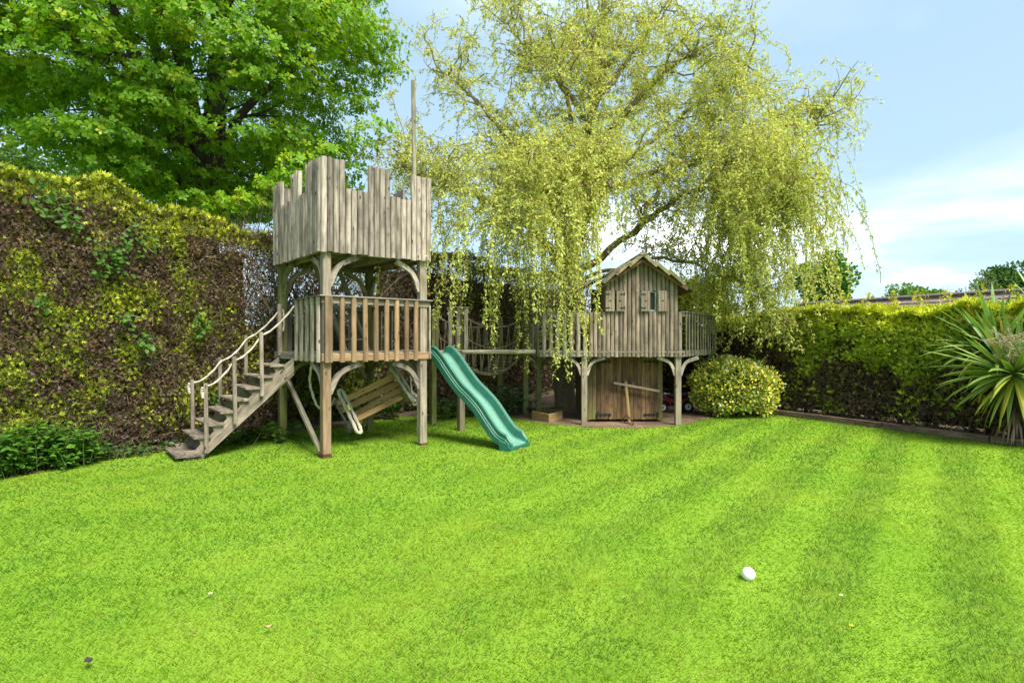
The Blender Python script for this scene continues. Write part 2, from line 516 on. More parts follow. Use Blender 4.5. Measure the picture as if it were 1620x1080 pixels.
def lawn_mat():
    m, nt, out = new_mat('lawn_turf')
    b = N(nt, 'ShaderNodeBsdfPrincipled'); b.inputs['Roughness'].default_value = .9; b.inputs['Specular IOR Level'].default_value = .08
    ge = N(nt, 'ShaderNodeNewGeometry')
    n1 = noise(nt, ge.outputs['Position'], .9, 4, .6)
    n2 = noise(nt, ge.outputs['Position'], 16, 6, .7)
    n3 = noise(nt, ge.outputs['Position'], 95, 3, .7)
    c = ramp(nt, n2, [(.3, (.115, .225, .016)), (.55, (.155, .285, .022)), (.75, (.21, .335, .04))])
    c = mixc(nt, .5, c, ramp(nt, n1, [(.35, (.13, .24, .018)), (.65, (.215, .315, .03))]))
    c = mixc(nt, .75, c, ramp(nt, n3, [(.3, (.55, .55, .5)), (.6, (1.1, 1.1, 1.1))]), 'MULTIPLY')
    # mown stripes: light and dark of leaning blades put into the colour
    dt = N(nt, 'ShaderNodeVectorMath', operation='DOT_PRODUCT'); dt.inputs[1].default_value = (.80 * 2 * math.pi / .72, -.60 * 2 * math.pi / .72, 0)
    nt.links.new(ge.outputs['Position'], dt.inputs[0])
    sn_ = N(nt, 'ShaderNodeMath', operation='SINE'); nt.links.new(dt.outputs['Value'], sn_.inputs[0])
    st = N(nt, 'ShaderNodeMapRange'); st.inputs['From Min'].default_value = -.5; st.inputs['From Max'].default_value = .5; st.inputs['To Min'].default_value = 1.08; st.inputs['To Max'].default_value = .85
    nt.links.new(sn_.outputs[0], st.inputs['Value'])
    sx_ = N(nt, 'ShaderNodeSeparateXYZ'); nt.links.new(ge.outputs['Position'], sx_.inputs[0])
    fd = N(nt, 'ShaderNodeMapRange'); fd.inputs['From Min'].default_value = -1.4; fd.inputs['From Max'].default_value = 2.6; fd.inputs['To Min'].default_value = .12
    nt.links.new(sx_.outputs['X'], fd.inputs['Value'])
    c = mixc(nt, fd.outputs[0], c, mixc(nt, 1.0, c, st.outputs[0], 'MULTIPLY'))
    nt.links.new(c, b.inputs['Base Color'])
    bp = N(nt, 'ShaderNodeBump'); bp.inputs['Strength'].default_value = .5; bp.inputs['Distance'].default_value = .02
    nt.links.new(n3, bp.inputs['Height']); nt.links.new(bp.outputs[0], b.inputs['Normal'])
    nt.links.new(b.outputs[0], out.inputs['Surface'])
    return m
def soil_mat():
    m, nt, out = new_mat('bare_earth')
    b = N(nt, 'ShaderNodeBsdfPrincipled'); b.inputs['Roughness'].default_value = .95; b.inputs['Specular IOR Level'].default_value = .1
    ge = N(nt, 'ShaderNodeNewGeometry')
    n1 = noise(nt, ge.outputs['Position'], 2.2, 6, .65); n2 = noise(nt, ge.outputs['Position'], 22, 6, .7)
    c = ramp(nt, n1, [(.3, (.085, .055, .036)), (.5, (.19, .13, .085)), (.72, (.29, .215, .145))])
    c = mixc(nt, .6, c, ramp(nt, n2, [(.3, (.45, .42, .38)), (.65, (1.05, 1.05, 1.05))]), 'MULTIPLY')
    nt.links.new(c, b.inputs['Base Color'])
    bp = N(nt, 'ShaderNodeBump'); bp.inputs['Strength'].default_value = .8; bp.inputs['Distance'].default_value = .02
    nt.links.new(n2, bp.inputs['Height']); nt.links.new(bp.outputs[0], b.inputs['Normal'])
    nt.links.new(b.outputs[0], out.inputs['Surface'])
    return m
M_LAWN, M_SOIL = lawn_mat(), soil_mat()
M_GRAVEL = plain('pale_gravel', (.55, .53, .50), .9, var=.25, scale=40)
M_TILE = plain('old_roof_tile', (.17, .13, .12), .9, var=.45, scale=9, bump=.5)
M_RENDER = plain('pale_render', (.5, .46, .4), .9)

# ------------------------------------------------------------------ ground
HA = np.array([-4.85, 7.9]); HD = np.array([.574, .819])            # left/back hedge: foot line of its garden face
HN = np.array([.819, -.574])                                         # towards the garden
RA = np.array([5.49, 11.5]); RD = np.array([.484, -.875]); RN = np.array([-.875, -.484])
def hpt(t, off=0.0, z=0.0): return Vector((*(HA + HD * t + HN * off), z))
def rpt(t, off=0.0, z=0.0): return Vector((*(RA + RD * t + RN * off), z))

def sheet(name, outline, z, mat, label):
    me = poly_mesh(name, [(x, y, z) for x, y in outline], [tuple(range(len(outline)))], mat)
    o = part(name, me); tag(o, label, None, None, 'structure'); return o
lawn = part('lawn', np_mesh('lawn', [(-400, -400, 0), (400, -400, 0), (400, 400, 0), (-400, 400, 0)], [(0, 1, 2, 3)], M_LAWN))
tag(lawn, 'bright green mown lawn with faint stripes', None, None, 'structure')

dirt_edge = [gp(815, 660), gp(842, 667), gp(880, 671.5), gp(920, 675), gp(965, 676.5), gp(1010, 676.5), gp(1050, 674.5), gp(1085, 670), gp(1112, 663.5), gp(1136, 657)]
dirt_edge = catmull(dirt_edge, 6)
rr = random.Random(3)
dirt_edge = [p + Vector((rr.uniform(-.03, .03), rr.uniform(-.05, .05), 0)) for p in dirt_edge]
dirt_poly = [(p.x, p.y) for p in dirt_edge] + [(4.9, 13.0), (3.2, 16.4), (1.4, 17.0), (-.9, 14.0), (-1.6, 12.3)]
sheet('bare_earth', dirt_poly, .004, M_SOIL, 'trodden bare earth under and around the wooden playhouse')
sheet('gravel_drive', [tuple(rpt(t, o)[:2]) for t, o in ((-4, -1.6), (9, -1.6), (9, -9), (-4, -9))][::-1], .004, M_GRAVEL, 'pale gravel drive glimpsed under the low hedge')
hedge_bed = [tuple(hpt(t, .32 + .1 * math.sin(3.1 * t) + .06 * math.sin(7.7 * t))[:2]) for t in np.arange(-6, 6.6, .3)] + [tuple(hpt(6.6, -1.4)[:2]), tuple(hpt(-6, -1.4)[:2])]
sheet('hedge_bed_soil', hedge_bed, .008, M_SOIL, 'dark soil strip along the foot of the tall hedge')
hedge_bed2 = [tuple(rpt(t, .12)[:2]) for t in (-6, 8)] + [tuple(rpt(8, -1.5)[:2]), tuple(rpt(-6, -1.5)[:2])]
sheet('border_soil', hedge_bed2[::-1], .008, M_SOIL, 'soil strip behind the edging timbers of the low hedge')

# grass blades
def in_poly(X, Y, poly):
    c = np.zeros(len(X), bool); j = len(poly) - 1
    for i in range(len(poly)):
        xi, yi = poly[i]; xj, yj = poly[j]
        hit = ((yi > Y) != (yj > Y)) & (X < (xj - xi) * (Y - yi) / (yj - yi + 1e-12) + xi)
        c ^= hit; j = i
    return c
def make_grass():
    Ps, Hs, Ws = [], [], []
    for y0, y1, dens, h, w in ((1.35, 2.6, 7600, .034, .0036), (2.6, 3.6, 5600, .034, .0042), (3.6, 5.0, 3300, .035, .0056), (5.0, 6.6, 1900, .037, .0075), (6.6, 8.6, 1150, .04, .0105), (8.6, 12.3, 640, .042, .0145)):
        wid = 1.0 * y1 + 1.0
        n = int(dens * 2 * wid * (y1 - y0))
        X = rng.uniform(-wid, wid, n); Y = rng.uniform(y0, y1, n)
        edge = (Y - y0) / (y1 - y0)
        th = (X - HA[0]) * HN[0] + (Y - HA[1]) * HN[1]
        tr = (X - RA[0]) * RN[0] + (Y - RA[1]) * RN[1]
        P3 = np.stack([X, Y, 0 * X], 1)
        jit = (vnoise(P3, 3.0, 5) - .5) * .3
        keep = (th + jit > .34) & (tr > .17) & ~in_poly(X, Y + jit * .25, dirt_poly)
        keep &= ~((Y > 10.3) & (X < .2) & (th < 2.2 * (Y - 10.3)))
        clump = vnoise(P3, 9.0, 3)
        keep &= rng.random(n) < .8 + .4 * clump
        X, Y, clump = X[keep], Y[keep], clump[keep]
        Ps.append(np.stack([X, Y, 0 * X], 1)); Hs.append(h * .78 * rng.uniform(.6, 1.2, len(X)) * (.85 + .3 * clump)); Ws.append(np.full(len(X), w) * rng.uniform(.7, 1.25, len(X)))
    P = np.concatenate(Ps); H = np.concatenate(Hs); Wd = np.concatenate(Ws); n = len(P)
    # mowing stripes: blades lean along or against the mower's way
    sd = np.array([.60, .80]); sn = np.array([.80, -.60])
    u = P[:, :2] @ sn + (vnoise(P, .8, 9) - .5) * .16
    stripe = np.tanh(2.2 * np.sin(2 * np.pi * u / .72))
    fade = np.clip((P[:, 0] + 1.0) / 2.6, .12, 1.0) * np.clip(.45 + 1.4 * (vnoise(P, .45, 15) - .2), .45, 1.1)
    lean = stripe * fade * .62
    a = rng.uniform(0, 2 * np.pi, n)
    dirx = np.cos(a) * .55 + sd[0] * lean; diry = np.sin(a) * .55 + sd[1] * lean
    D = np.stack([dirx, diry, np.ones(n) * .9], 1); D = unit(D)
    side = unit(np.cross(D, np.stack([np.cos(a * 1.7 + 1), np.sin(a * 1.7 + 1), np.zeros(n)], 1)))
    b0 = P - side * Wd[:, None] / 2; b1 = P + side * Wd[:, None] / 2
    mid = P + D * H[:, None] * .6
    tip = mid + unit(D * np.array([1.7, 1.7, .55])) * H[:, None] * .5
    m0 = mid - side * Wd[:, None] * .42; m1 = mid + side * Wd[:, None] * .42
    V = np.stack([b0, b1, tip + side * Wd[:, None] * .12, tip - side * Wd[:, None] * .12], 1).reshape(-1, 3)
    base = np.arange(n) * 4
    F = np.stack([base, base + 1, base + 2, base + 3], 1)
    pat = fbm(P, 1.1, 21); fine = vnoise(P, 14, 31)
    C = lerpc((.150, .305, .018), (.262, .392, .032), np.clip((pat - .3) * 2.2, 0, 1))
    cool = np.clip((fbm(P, 3.3, 57) - .52) * 5, 0, 1) * .6
    C = C * (1 - cool[:, None]) + np.array([[.10, .25, .03]]) * cool[:, None]
    C = C * (.82 + .32 * fine)[:, None] * rng.uniform(.8, 1.2, (n, 1))
    C = C * (1 - .33 * lean)[:, None] * np.where(lean[:, None] > 0, np.array([[.93, 1.0, 1.0]]), np.array([[1.06, 1.0, 1.0]]))  # stripe light and dark from the lean, also painted into blade colour
    dry = rng.random(n) < .04 + .16 * np.clip((fbm(P, 2.4, 67) - .55) * 5, 0, 1)
    C[dry] = C[dry] * .3 + np.array([.36, .33, .12]) * .7
    yel = fbm(P, .5, 77) > .62
    C[yel] = C[yel] * np.array([1.18, 1.02, 1.0])
    CC = np.repeat(np.clip(C, 0, 1), 4, axis=0)
    return np_mesh('grass_blades', V, F, M_GRASSB, CC)
g = part('grass_blades', make_grass()); tag(g, 'short green grass blades of the mown lawn', 'grass', None, 'stuff')

# ------------------------------------------------------------------ hedges
def hedge_cloud(A, Dv, Nv, t0, t1, H, dens, colour, size, top_dens=None, depth=.9, z0=.05, keepf=None, lump=.16, seed=1, wild=.5, fall=0.0):
    """sprigs over the garden face, the top and a strip of the back"""
    A = np.array([*A, 0.]); Dv = np.array([*Dv, 0.]); Nv = np.array([*Nv, 0.])
    L = t1 - t0
    n1 = int(L * H * dens)
    t = rng.uniform(t0, t1, n1); z = z0 + (H - z0) * rng.random(n1)
    hh = H + (vnoise(np.stack([t, 0 * t, 0 * t], 1), 1.4, seed) - .5) * .22 - fall * np.clip(t + .6, 0, 3)
    z = np.minimum(z, hh)
    n2 = int(L * depth * (top_dens or dens))
    t2 = rng.uniform(t0, t1, n2); o2 = -rng.random(n2) * depth
    hh2 = H + (vnoise(np.stack([t2, 0 * t2, 0 * t2], 1), 1.4, seed) - .5) * .22 - fall * np.clip(t2 + .6, 0, 3)
    q1 = A + Dv * t[:, None]; q1[:, 2] = z
    lum = (fbm(q1, 1.3, seed + 5) - .5) * 2 * lump + (vnoise(q1, 5, seed + 8) - .5) * .12
    roundt = np.clip((z - (hh - .3)) / .3, 0, 1) ** 2 * -.22
    under = np.clip((.4 - z) / .4, 0, 1) * -.1
    q1 = q1 + Nv * (lum + roundt + under - rng.random(n1) ** 2 * .2)[:, None]
    q2 = A + Dv * t2[:, None] + Nv * o2[:, None]; q2[:, 2] = hh2 + (vnoise(q2, 4, seed + 2) - .5) * .2 + rng.random(n2) * .06
    P = np.concatenate([q1, q2]); top = np.concatenate([np.clip((z - (hh - .35)) / .35, 0, 1), np.ones(n2)])
    T = np.concatenate([t, t2])
    nb = np.concatenate([np.repeat(Nv[None], n1, 0), np.repeat(np.array([[0, 0, 1.]]), n2, 0)])
    if keepf is not None:
        k = keepf(T, P, top); P, top, T, nb = P[k], top[k], T[k], nb[k]
    n = len(P)
    g = unit(nb * .55 + rng.normal(size=(n, 3)) * wild + np.array([0, 0, .55]))
    R = frames(g, unit(nb + rng.normal(size=(n, 3)) * .6))
    C, S = colour(T, P, top)
    S = S * size * rng.uniform(.65, 1.35, n)
    return scatter(*SPRIG, P, R, S, C)
def twig_cloud(A, Dv, Nv, t0, t1, z0, z1, n, off, size, colr, keepf=None):
    A = np.array([*A, 0.]); Dv = np.array([*Dv, 0.]); Nv = np.array([*Nv, 0.])
    t = rng.uniform(t0, t1, n); P = A + Dv * t[:, None] + Nv * rng.uniform(off[0], off[1], n)[:, None]
    P[:, 2] = rng.uniform(z0, z1, n)
    if keepf is not None:
        k = keepf(t, P); P = P[k]; n = len(P)
    T = [(-.03, 0, 0), (.03, 0, 0), (.012, 1, .08), (-.012, 1, .08)]
    g = unit(rng.normal(size=(n, 3)) + np.array([0, 0, .25])); R = frames(g, rand_unit(n))
    C = np.asarray(colr)[None] * rng.uniform(.5, 1.5, (n, 1)); C = C * rng.uniform(.85, 1.15, (n, 3))
    return scatter(T, [(0, 1, 2, 3)], P, R, size * rng.uniform(.5, 1.5, n), C)
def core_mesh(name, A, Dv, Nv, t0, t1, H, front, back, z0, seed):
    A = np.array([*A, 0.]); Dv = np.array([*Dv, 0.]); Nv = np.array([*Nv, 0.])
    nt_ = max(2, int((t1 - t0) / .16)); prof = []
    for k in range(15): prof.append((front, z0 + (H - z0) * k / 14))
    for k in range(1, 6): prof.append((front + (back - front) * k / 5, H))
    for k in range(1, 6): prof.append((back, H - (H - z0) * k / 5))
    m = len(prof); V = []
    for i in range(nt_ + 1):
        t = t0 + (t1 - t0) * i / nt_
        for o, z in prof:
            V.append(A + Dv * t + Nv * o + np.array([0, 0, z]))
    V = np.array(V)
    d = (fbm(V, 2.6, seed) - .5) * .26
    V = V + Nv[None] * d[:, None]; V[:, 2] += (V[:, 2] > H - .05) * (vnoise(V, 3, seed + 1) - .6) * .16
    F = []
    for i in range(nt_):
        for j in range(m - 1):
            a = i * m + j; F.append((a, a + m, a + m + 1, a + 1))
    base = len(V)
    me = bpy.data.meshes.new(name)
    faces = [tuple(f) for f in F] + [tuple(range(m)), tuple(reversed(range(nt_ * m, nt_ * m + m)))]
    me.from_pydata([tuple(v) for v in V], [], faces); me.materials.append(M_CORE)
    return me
YG, GR, DG = np.array([.50, .53, .045]), np.array([.27, .33, .035]), np.array([.13, .17, .025])
BR, DBR, GBR = np.array([.26, .145, .086]), np.array([.14, .094, .06]), np.array([.27, .215, .155])

def col_left(T, P, top):
    n = len(P)
    pat = fbm(P, 1.15, 41); pat2 = fbm(P, 2.9, 52)
    zz = P[:, 2]
    green = np.clip((pat - .46) * 7 + (pat2 - .5) * 5, 0, 1)
    green = np.maximum(green, np.clip((1.15 - zz) * 1.1, 0, .75) * (pat2 > .42))
    green = np.maximum(green, np.clip(top * 1.3, 0, 1))
    green = green * np.clip(1.35 - T * .55, .12, 1) * np.clip((zz - .18) * 3, .15, 1)
    isg = rng.random(n) < green * .82 + .05
    C = lerpc(DBR, BR, rng.random(n) * np.clip((fbm(P, 1.7, 63) - .3) * 2.6, 0, 1))
    grey = rng.random(n) < .35; C[grey] = GBR * rng.uniform(.5, 1.2, (grey.sum(), 1))
    cg = lerpc(GR, YG, np.clip(rng.random(n) * .8 + top * .45 + (pat2 - .5) * 1.2, 0, 1))
    dk = rng.random(n) < .3; cg[dk] = DG * rng.uniform(.7, 1.6, (dk.sum(), 1))
    C[isg] = cg[isg]
    return C * rng.uniform(.7, 1.25, (n, 1)), np.where(isg, 1.0 + .35 * top, .78)
def keep_left(T, P, top):
    thin = np.clip((T - 1.0) / .55, 0, 1) * np.clip((P[:, 2] - 1.75) / .3, 0, 1)
    ok = (rng.random(len(P)) > thin * .2) & (rng.random(len(P)) < np.where(T < -2.3, .3, .85))
    return ok
lh = thing('conifer_hedge', hpt(-1, -.5), 'tall clipped conifer hedge with brown bare patches beside the wooden staircase', 'hedge')
V, F, C = hedge_cloud(HA, HD, HN, -4.6, 1.75, 3.40, 4000, col_left, .064, top_dens=2600, depth=1.15, keepf=keep_left, seed=3, fall=.11)
part('foliage', np_mesh('foliage', V, F, M_LEAF, C), lh)
V, F, C = twig_cloud(HA, HD, HN, -4.6, 1.9, .08, 3.3, 26000, (-.38, .05), .13, (.12, .088, .06))
part('twigs', np_mesh('twigs', V, F, M_LEAF, C), lh)
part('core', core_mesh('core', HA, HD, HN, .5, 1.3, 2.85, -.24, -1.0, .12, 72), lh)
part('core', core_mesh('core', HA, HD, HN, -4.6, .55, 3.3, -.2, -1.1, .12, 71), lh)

def bare_tree(mb, base, h, r, rr, levels=3, spread=.55, sides=5, nchild=(4, 6), up=.45):
    def grow(p, d, L, r, lev):
        pts = [p.copy()]; q = p.copy(); dd = d.copy(); n = 5
        for i in range(n):
            dd = (dd + Vector((rr.gauss(0, .16), rr.gauss(0, .16), rr.gauss(0, .08) + (.05 if lev else .02)))).normalized()
            q = q + dd * L / n; pts.append(q.copy())
        tube(mb, pts, r, r * .4, sides if lev == 0 else (4 if lev == 1 else 3))
        if lev < levels:
            for _ in range(rr.randint(*nchild)):
                i = rr.randint(1, n); a = rr.uniform(0, 2 * math.pi)
                c = (dd * .6 + Vector((math.cos(a) * spread * 1.5, math.sin(a) * spread * 1.5, up + rr.uniform(-.2, .3)))).normalized()
                grow(pts[i], c, L * rr.uniform(.42, .68), r * .42, lev + 1)
    grow(Vector(base), Vector((0, 0, 1)), h, r, 0)

# thin, see-through stretch behind the tower: lower foliage and bare stems
gh = thing('thin_hedge', hpt(2.8, -.4), 'thin bare stretch of hedge with dark stems behind the play tower', 'hedge')
def col_dark(T, P, top):
    n = len(P); pat = fbm(P, 1.4, 141)
    isg = rng.random(n) < np.clip((pat - .44) * 4, 0, .6) + .1
    C = lerpc(DBR, GBR, rng.random(n) * .8)
    cg = lerpc(DG, GR, rng.random(n)); C[isg] = cg[isg]
    return C * rng.uniform(.6, 1.2, (n, 1)), np.full(n, .9)
V, F, C = hedge_cloud(HA, HD, HN, 1.5, 4.6, 3.15, 1900, col_dark, .085, depth=.8, seed=13, keepf=lambda T, P, top: rng.random(len(P)) < np.where(P[:, 2] < 1.8, 1.0, .42 + .45 * (fbm(P, 1.3, 19) > .52)))
part('foliage', np_mesh('foliage', V, F, M_LEAF, C), gh)
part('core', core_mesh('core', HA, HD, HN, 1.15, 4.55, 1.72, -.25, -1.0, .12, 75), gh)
rr = random.Random(21)
for k in range(13):
    t = 1.25 + 3.1 * (k + rr.uniform(.1, .9)) / 13
    mb = MB(); bare_tree(mb, hpt(t, -.55 + rr.uniform(-.3, .2)), 2.15 + rr.uniform(-.3, .3), .026 + rr.uniform(0, .018), rr, 3, .6, 5, (5, 7))
    part('stem', mb.mesh('stem', M_TWIG), gh)
mb = MB(); bare_tree(mb, hpt(3.85, -.7), 2.3, .085, rr, 3, .5, 7, (6, 8)); part('stem', mb.mesh('stem', M_BARK), gh)
nl = 2600
t = rng.uniform(1.4, 4.6, nl); P = np.array([hpt(a, rng.uniform(-1.2, -.1), rng.uniform(1.6, 3.1)) for a in t]); P = P[fbm(P, 1.6, 91) > .5]
V, F, C = scatter(*LEAF_OVAL, P, frames(rand_unit(len(P)), rand_unit(len(P)) + np.array([0, 0, 1.])), rng.uniform(.05, .1, len(P)), lerpc((.05, .11, .015), (.16, .26, .03), rng.random(len(P))))
part('ivy_leaves', np_mesh('ivy_leaves', V, F, M_BUSH, C), gh)

# back hedge towards the corner
def col_back(T, P, top):
    n = len(P); pat = fbm(P, 1.2, 241); pat2 = fbm(P, 3, 242)
    green = np.clip((pat - .56) * 5, 0, .45) + np.clip(top - .35, 0, 1) * .9 * (pat2 > .38)
    isg = rng.random(n) < green
    C = lerpc(DBR, GBR, rng.random(n) * .9)
    cg = lerpc(DG, GR, rng.random(n) * .9 + top * .3); C[isg] = cg[isg]
    return C * rng.uniform(.6, 1.2, (n, 1)), np.full(n, 1.0)
bh = thing('dead_hedge', hpt(7, -.4), 'dark browned conifer hedge with green top behind the rope bridge', 'hedge')
V, F, C = hedge_cloud(HA, HD, HN, 4.4, 13.2, 3.3, 1250, col_back, .10, depth=1.0, seed=23,
                      keepf=lambda T, P, top: rng.random(len(P)) < (.62 + .38 * (P[:, 2] < 1.7)) * np.where(T > 9, .6, .95))
part('foliage', np_mesh('foliage', V, F, M_LEAF, C), bh)
V, F, C = twig_cloud(HA, HD, HN, 4.4, 12, .1, 3.2, 16000, (-.5, .05), .16, (.10, .075, .052))
part('twigs', np_mesh('twigs', V, F, M_LEAF, C), bh)
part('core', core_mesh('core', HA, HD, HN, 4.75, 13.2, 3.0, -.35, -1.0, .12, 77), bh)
rr = random.Random(5)
for k in range(7):
    mb = MB(); bare_tree(mb, hpt(4.6 + k * .8, -.5), 2.0, .03, rr, 2, .6, 4, (5, 7)); part('stem', mb.mesh('stem', M_TWIG), bh)

# low golden hedge on the far right
def right_green_line(T): return 1.15 + .55 * np.sin(T * 1.45 + 2.6) * .6
def col_right(T, P, top):
    n = len(P); zz = P[:, 2]
    pat = fbm(P, 1.6, 341); pat2 = fbm(P, 4, 342)
    lim = 1.05 - .28 * np.clip((T - .6) / 1.5, 0, 1) + (pat - .5) * 2.0 + np.clip((.4 - T) * .9, 0, .9) + np.clip((T - 2.3) * .5, 0, .4)
    green = np.clip((zz - lim) * 4, 0, 1) + (pat2 > .6) * .35
    isg = rng.random(n) < np.clip(green * .93 + top, 0.04, .97)
    C = lerpc(DBR, GBR, rng.random(n) * .55)
    rd = rng.random(n) < .2; C[rd] = BR * .8
    cg = lerpc(GR * 1.3, YG, np.clip(rng.random(n) * .55 + (pat2 - .5), 0, 1))
    dk = rng.random(n) < .22; cg[dk] = DG * 1.5
    gold = np.clip(top * 1.1 - .15, 0, 1) * rng.uniform(.4, 1, n); cg = cg * (1 - gold[:, None]) + np.array([.50, .52, .03]) * gold[:, None]
    C[isg] = np.minimum(cg[isg] * 1.28, .85)
    return C * rng.uniform(.7, 1.22, (n, 1)), np.where(isg, 1.1 + .25 * top, .8)
rh = thing('golden_hedge', rpt(1.5, -.5), 'low conifer hedge with bright yellow top and brown foot beside the sword-leaved plant', 'hedge')
V, F, C = hedge_cloud(RA, RD, RN, -8.0, 6.2, 1.94, 2150, col_right, .085, top_dens=2600, depth=.9, z0=.05, seed=33, keepf=lambda T, P, top: rng.random(len(P)) < np.where(T < -1.0, .2, .9))
part('foliage', np_mesh('foliage', V, F, M_LEAF, C), rh)
V, F, C = twig_cloud(RA, RD, RN, -3, 6, .12, 1.6, 17000, (-.4, .03), .12, (.085, .06, .042))
part('twigs', np_mesh('twigs', V, F, M_LEAF, C), rh)
part('core', core_mesh('core', RA, RD, RN, -8.0, 6.2, 1.88, -.24, -.85, .13, 79), rh)
rr = random.Random(15)
for k in range(22):
    p = rpt(-1.5 + k * .34 + rr.uniform(-.1, .1), -.5)
    mb = MB(); tube(mb, [p, p + Vector((rr.uniform(-.05, .05), rr.uniform(-.05, .05), .5))], .045, .03, 6); part('stem', mb.mesh('stem', M_BARK), rh)
mb = MB()
for k in range(9):      # upright leaders above the clipped top
    p = rpt(1.0 + k * .42 + rr.uniform(-.15, .15), -.45, 2.0)
    tube(mb, [p, p + Vector((rr.uniform(-.06, .06), 0, rr.uniform(.18, .42)))], .006, .002, 3)
tag(part('leaders', mb.mesh('leaders', M_WBARK), rh), kind='stuff')
n = 420
P = np.array([rpt(1.0 + (k % 9) * .42 + rng.normal(0, .05), -.45 + rng.normal(0, .05), 2.0 + .33 * rng.random()) for k in range(n)])
V, F, C = scatter(*SPRIG, P, frames(unit(rng.normal(size=(n, 3)) * .6 + np.array([0, 0, 1.])), rand_unit(n)), rng.uniform(.05, .1, n), lerpc((.4, .42, .03), (.62, .56, .03), rng.random(n)))
part('shoots', np_mesh('shoots', V, F, M_LEAF, C), rh)

# edging timbers at the foot of the golden hedge
for i, (a, b) in enumerate(((-.35, 1.55), (1.57, 3.5), (3.52, 5.6))):
    t_ = thing('edging_timber', rpt((a + b) / 2, .22), ('reddish brown edging timber nearest the variegated bush', 'brown edging timber in the middle of the border row', 'brown edging timber under the sword-leaved plant')[i], 'timber', 'edging timbers along the low hedge')
    beam('plank', t_, rpt(a, .2, .052), rpt(b, .2, .05), .09, .10, M_SLEEPER, (0, 0, 1))
    for s in (a + .2, b - .2):
        beam('peg', t_, rpt(s, .125, -.05), rpt(s, .125, .085), .04, .04, M_SLEEPER, (0, -1, 0))
pipe = MB(); tube(pipe, catmull([rpt(.95, -.02, .10), rpt(1.2, .0, .105), rpt(1.5, .0, .10), rpt(1.75, -.02, .085)], 4), .035, .035, 8)
tag(part('drain_pipe', pipe.mesh('drain_pipe', M_BLACKPL, True)), 'short black pipe lying along the edging at the foot of the low hedge', 'pipe')

# ------------------------------------------------------------------ play tower
TC = Vector((-2.39, 7.12, 0)); TH = .688
TU = Vector((math.cos(TH), math.sin(TH), 0)); TV = Vector((-math.sin(TH), math.cos(TH), 0))
TW, TD = 1.596, 1.895
Zv = Vector((0, 0, 1))
def tp(a, b, z=0.0): return TC + TU * a + TV * b + Zv * z
tower = thing('play_tower', tp(TW / 2, TD / 2), 'weathered two storey wooden play tower with castle battlements', 'play tower')
jr = random.Random(42)
def jit(s=.004): return Vector((jr.uniform(-s, s), jr.uniform(-s, s), 0))
FB, FT_M, FT_C = 2.615, 3.80, 3.44
# battlement boards: half-round, one by one, on each of the four faces
def fort_face(p0, d, L, nrm, merlons, first_w=.0798, mat=M_GREY):
    n = int(round(L / first_w)); w = L / n
    for i in range(n):
        s = (i + .5) * w
        hi = any(a <= s <= b for a, b in merlons)
        top = (FT_M if hi else FT_C) + jr.uniform(-.012, .012)
        b0 = p0 + d * s + Zv * (FB + jr.uniform(-.012, .006)) + nrm * jr.uniform(-.004, .004)
        b1 = p0 + d * s + Zv * top + nrm * jr.uniform(-.006, .006) + d * jr.uniform(-.004, .004)
        beam('plank', tower, b0, b1, w * .955, .05, mat, nrm, 'half')
mer_f = [(0, .32), (.64, .96), (1.28, 1.6)]
mer_l = [(0, .46), (.76, 1.06), (1.44, 1.9)]
fort_face(tp(0, 0), TU, TW, -TV, mer_f)
fort_face(tp(0, .03), TV, TD - .03, -TU, mer_l)
fort_face(tp(TW, .03), TV, TD - .03, TU, mer_l)
fort_face(tp(.03, TD), TU, TW - .06, TV, mer_f)
# inner ledger rails and the floor of the upper storey
for z in (2.72, 3.32):
    beam('ledger', tower, tp(.05, .05, z), tp(TW - .05, .05, z), .09, .04, M_GREYG, TV)
    beam('ledger', tower, tp(.05, TD - .05, z), tp(TW - .05, TD - .05, z), .09, .04, M_GREYG, TV)
    beam('ledger', tower, tp(.05, .08, z), tp(.05, TD - .08, z), .09, .04, M_GREYG, TU)
    beam('ledger', tower, tp(TW - .05, .08, z), tp(TW - .05, TD - .08, z), .09, .04, M_GREYG, TU)
for i in range(15):
    b = .1 + i * (TD - .2) / 14
    beam('floor_board', tower, tp(.04, b, 2.70), tp(TW - .04, b, 2.70), .112, .025, M_GREYG, Zv)
for i in range(4):
    a = .2 + i * .4
    beam('joist', tower, tp(a, .06, 2.655), tp(a, TD - .06, 2.655), .045, .085, M_GREYG, Zv)
# posts
PI_ = .095
posts = {'f': (PI_, PI_), 'r': (TW - PI_, PI_), 'l': (PI_, TD - PI_), 'b': (TW - PI_, TD - PI_)}
for k, (a, b) in posts.items():
    m = {'f': M_POSTN, 'r': M_POST, 'l': M_POSTG, 'b': M_POSTG}[k]
    up = {'f': M_POST, 'r': M_POST, 'l': M_GREYG, 'b': M_POSTG}[k]
    w = .108
    if k == 'f':
        beam('post', tower, tp(a, b, .03), tp(a, b, 1.225), w, w, m, -TV)
        beam('post', tower, tp(a, b, 1.225), tp(a, b, 2.64), w * .985, w * .985, up, -TV)
        beam('post_shoe', tower, tp(a, b, -.03), tp(a, b, .055), w * 1.1, w * 1.1, M_RUST, -TV)
    else:
        beam('post', tower, tp(a, b, -.05), tp(a, b, 2.66), w, w, m, -TV)
    if k == 'r':
        beam('post_shoe', tower, tp(a, b, -.03), tp(a, b, .03), w * 1.06, w * 1.06, M_RUST, -TV)
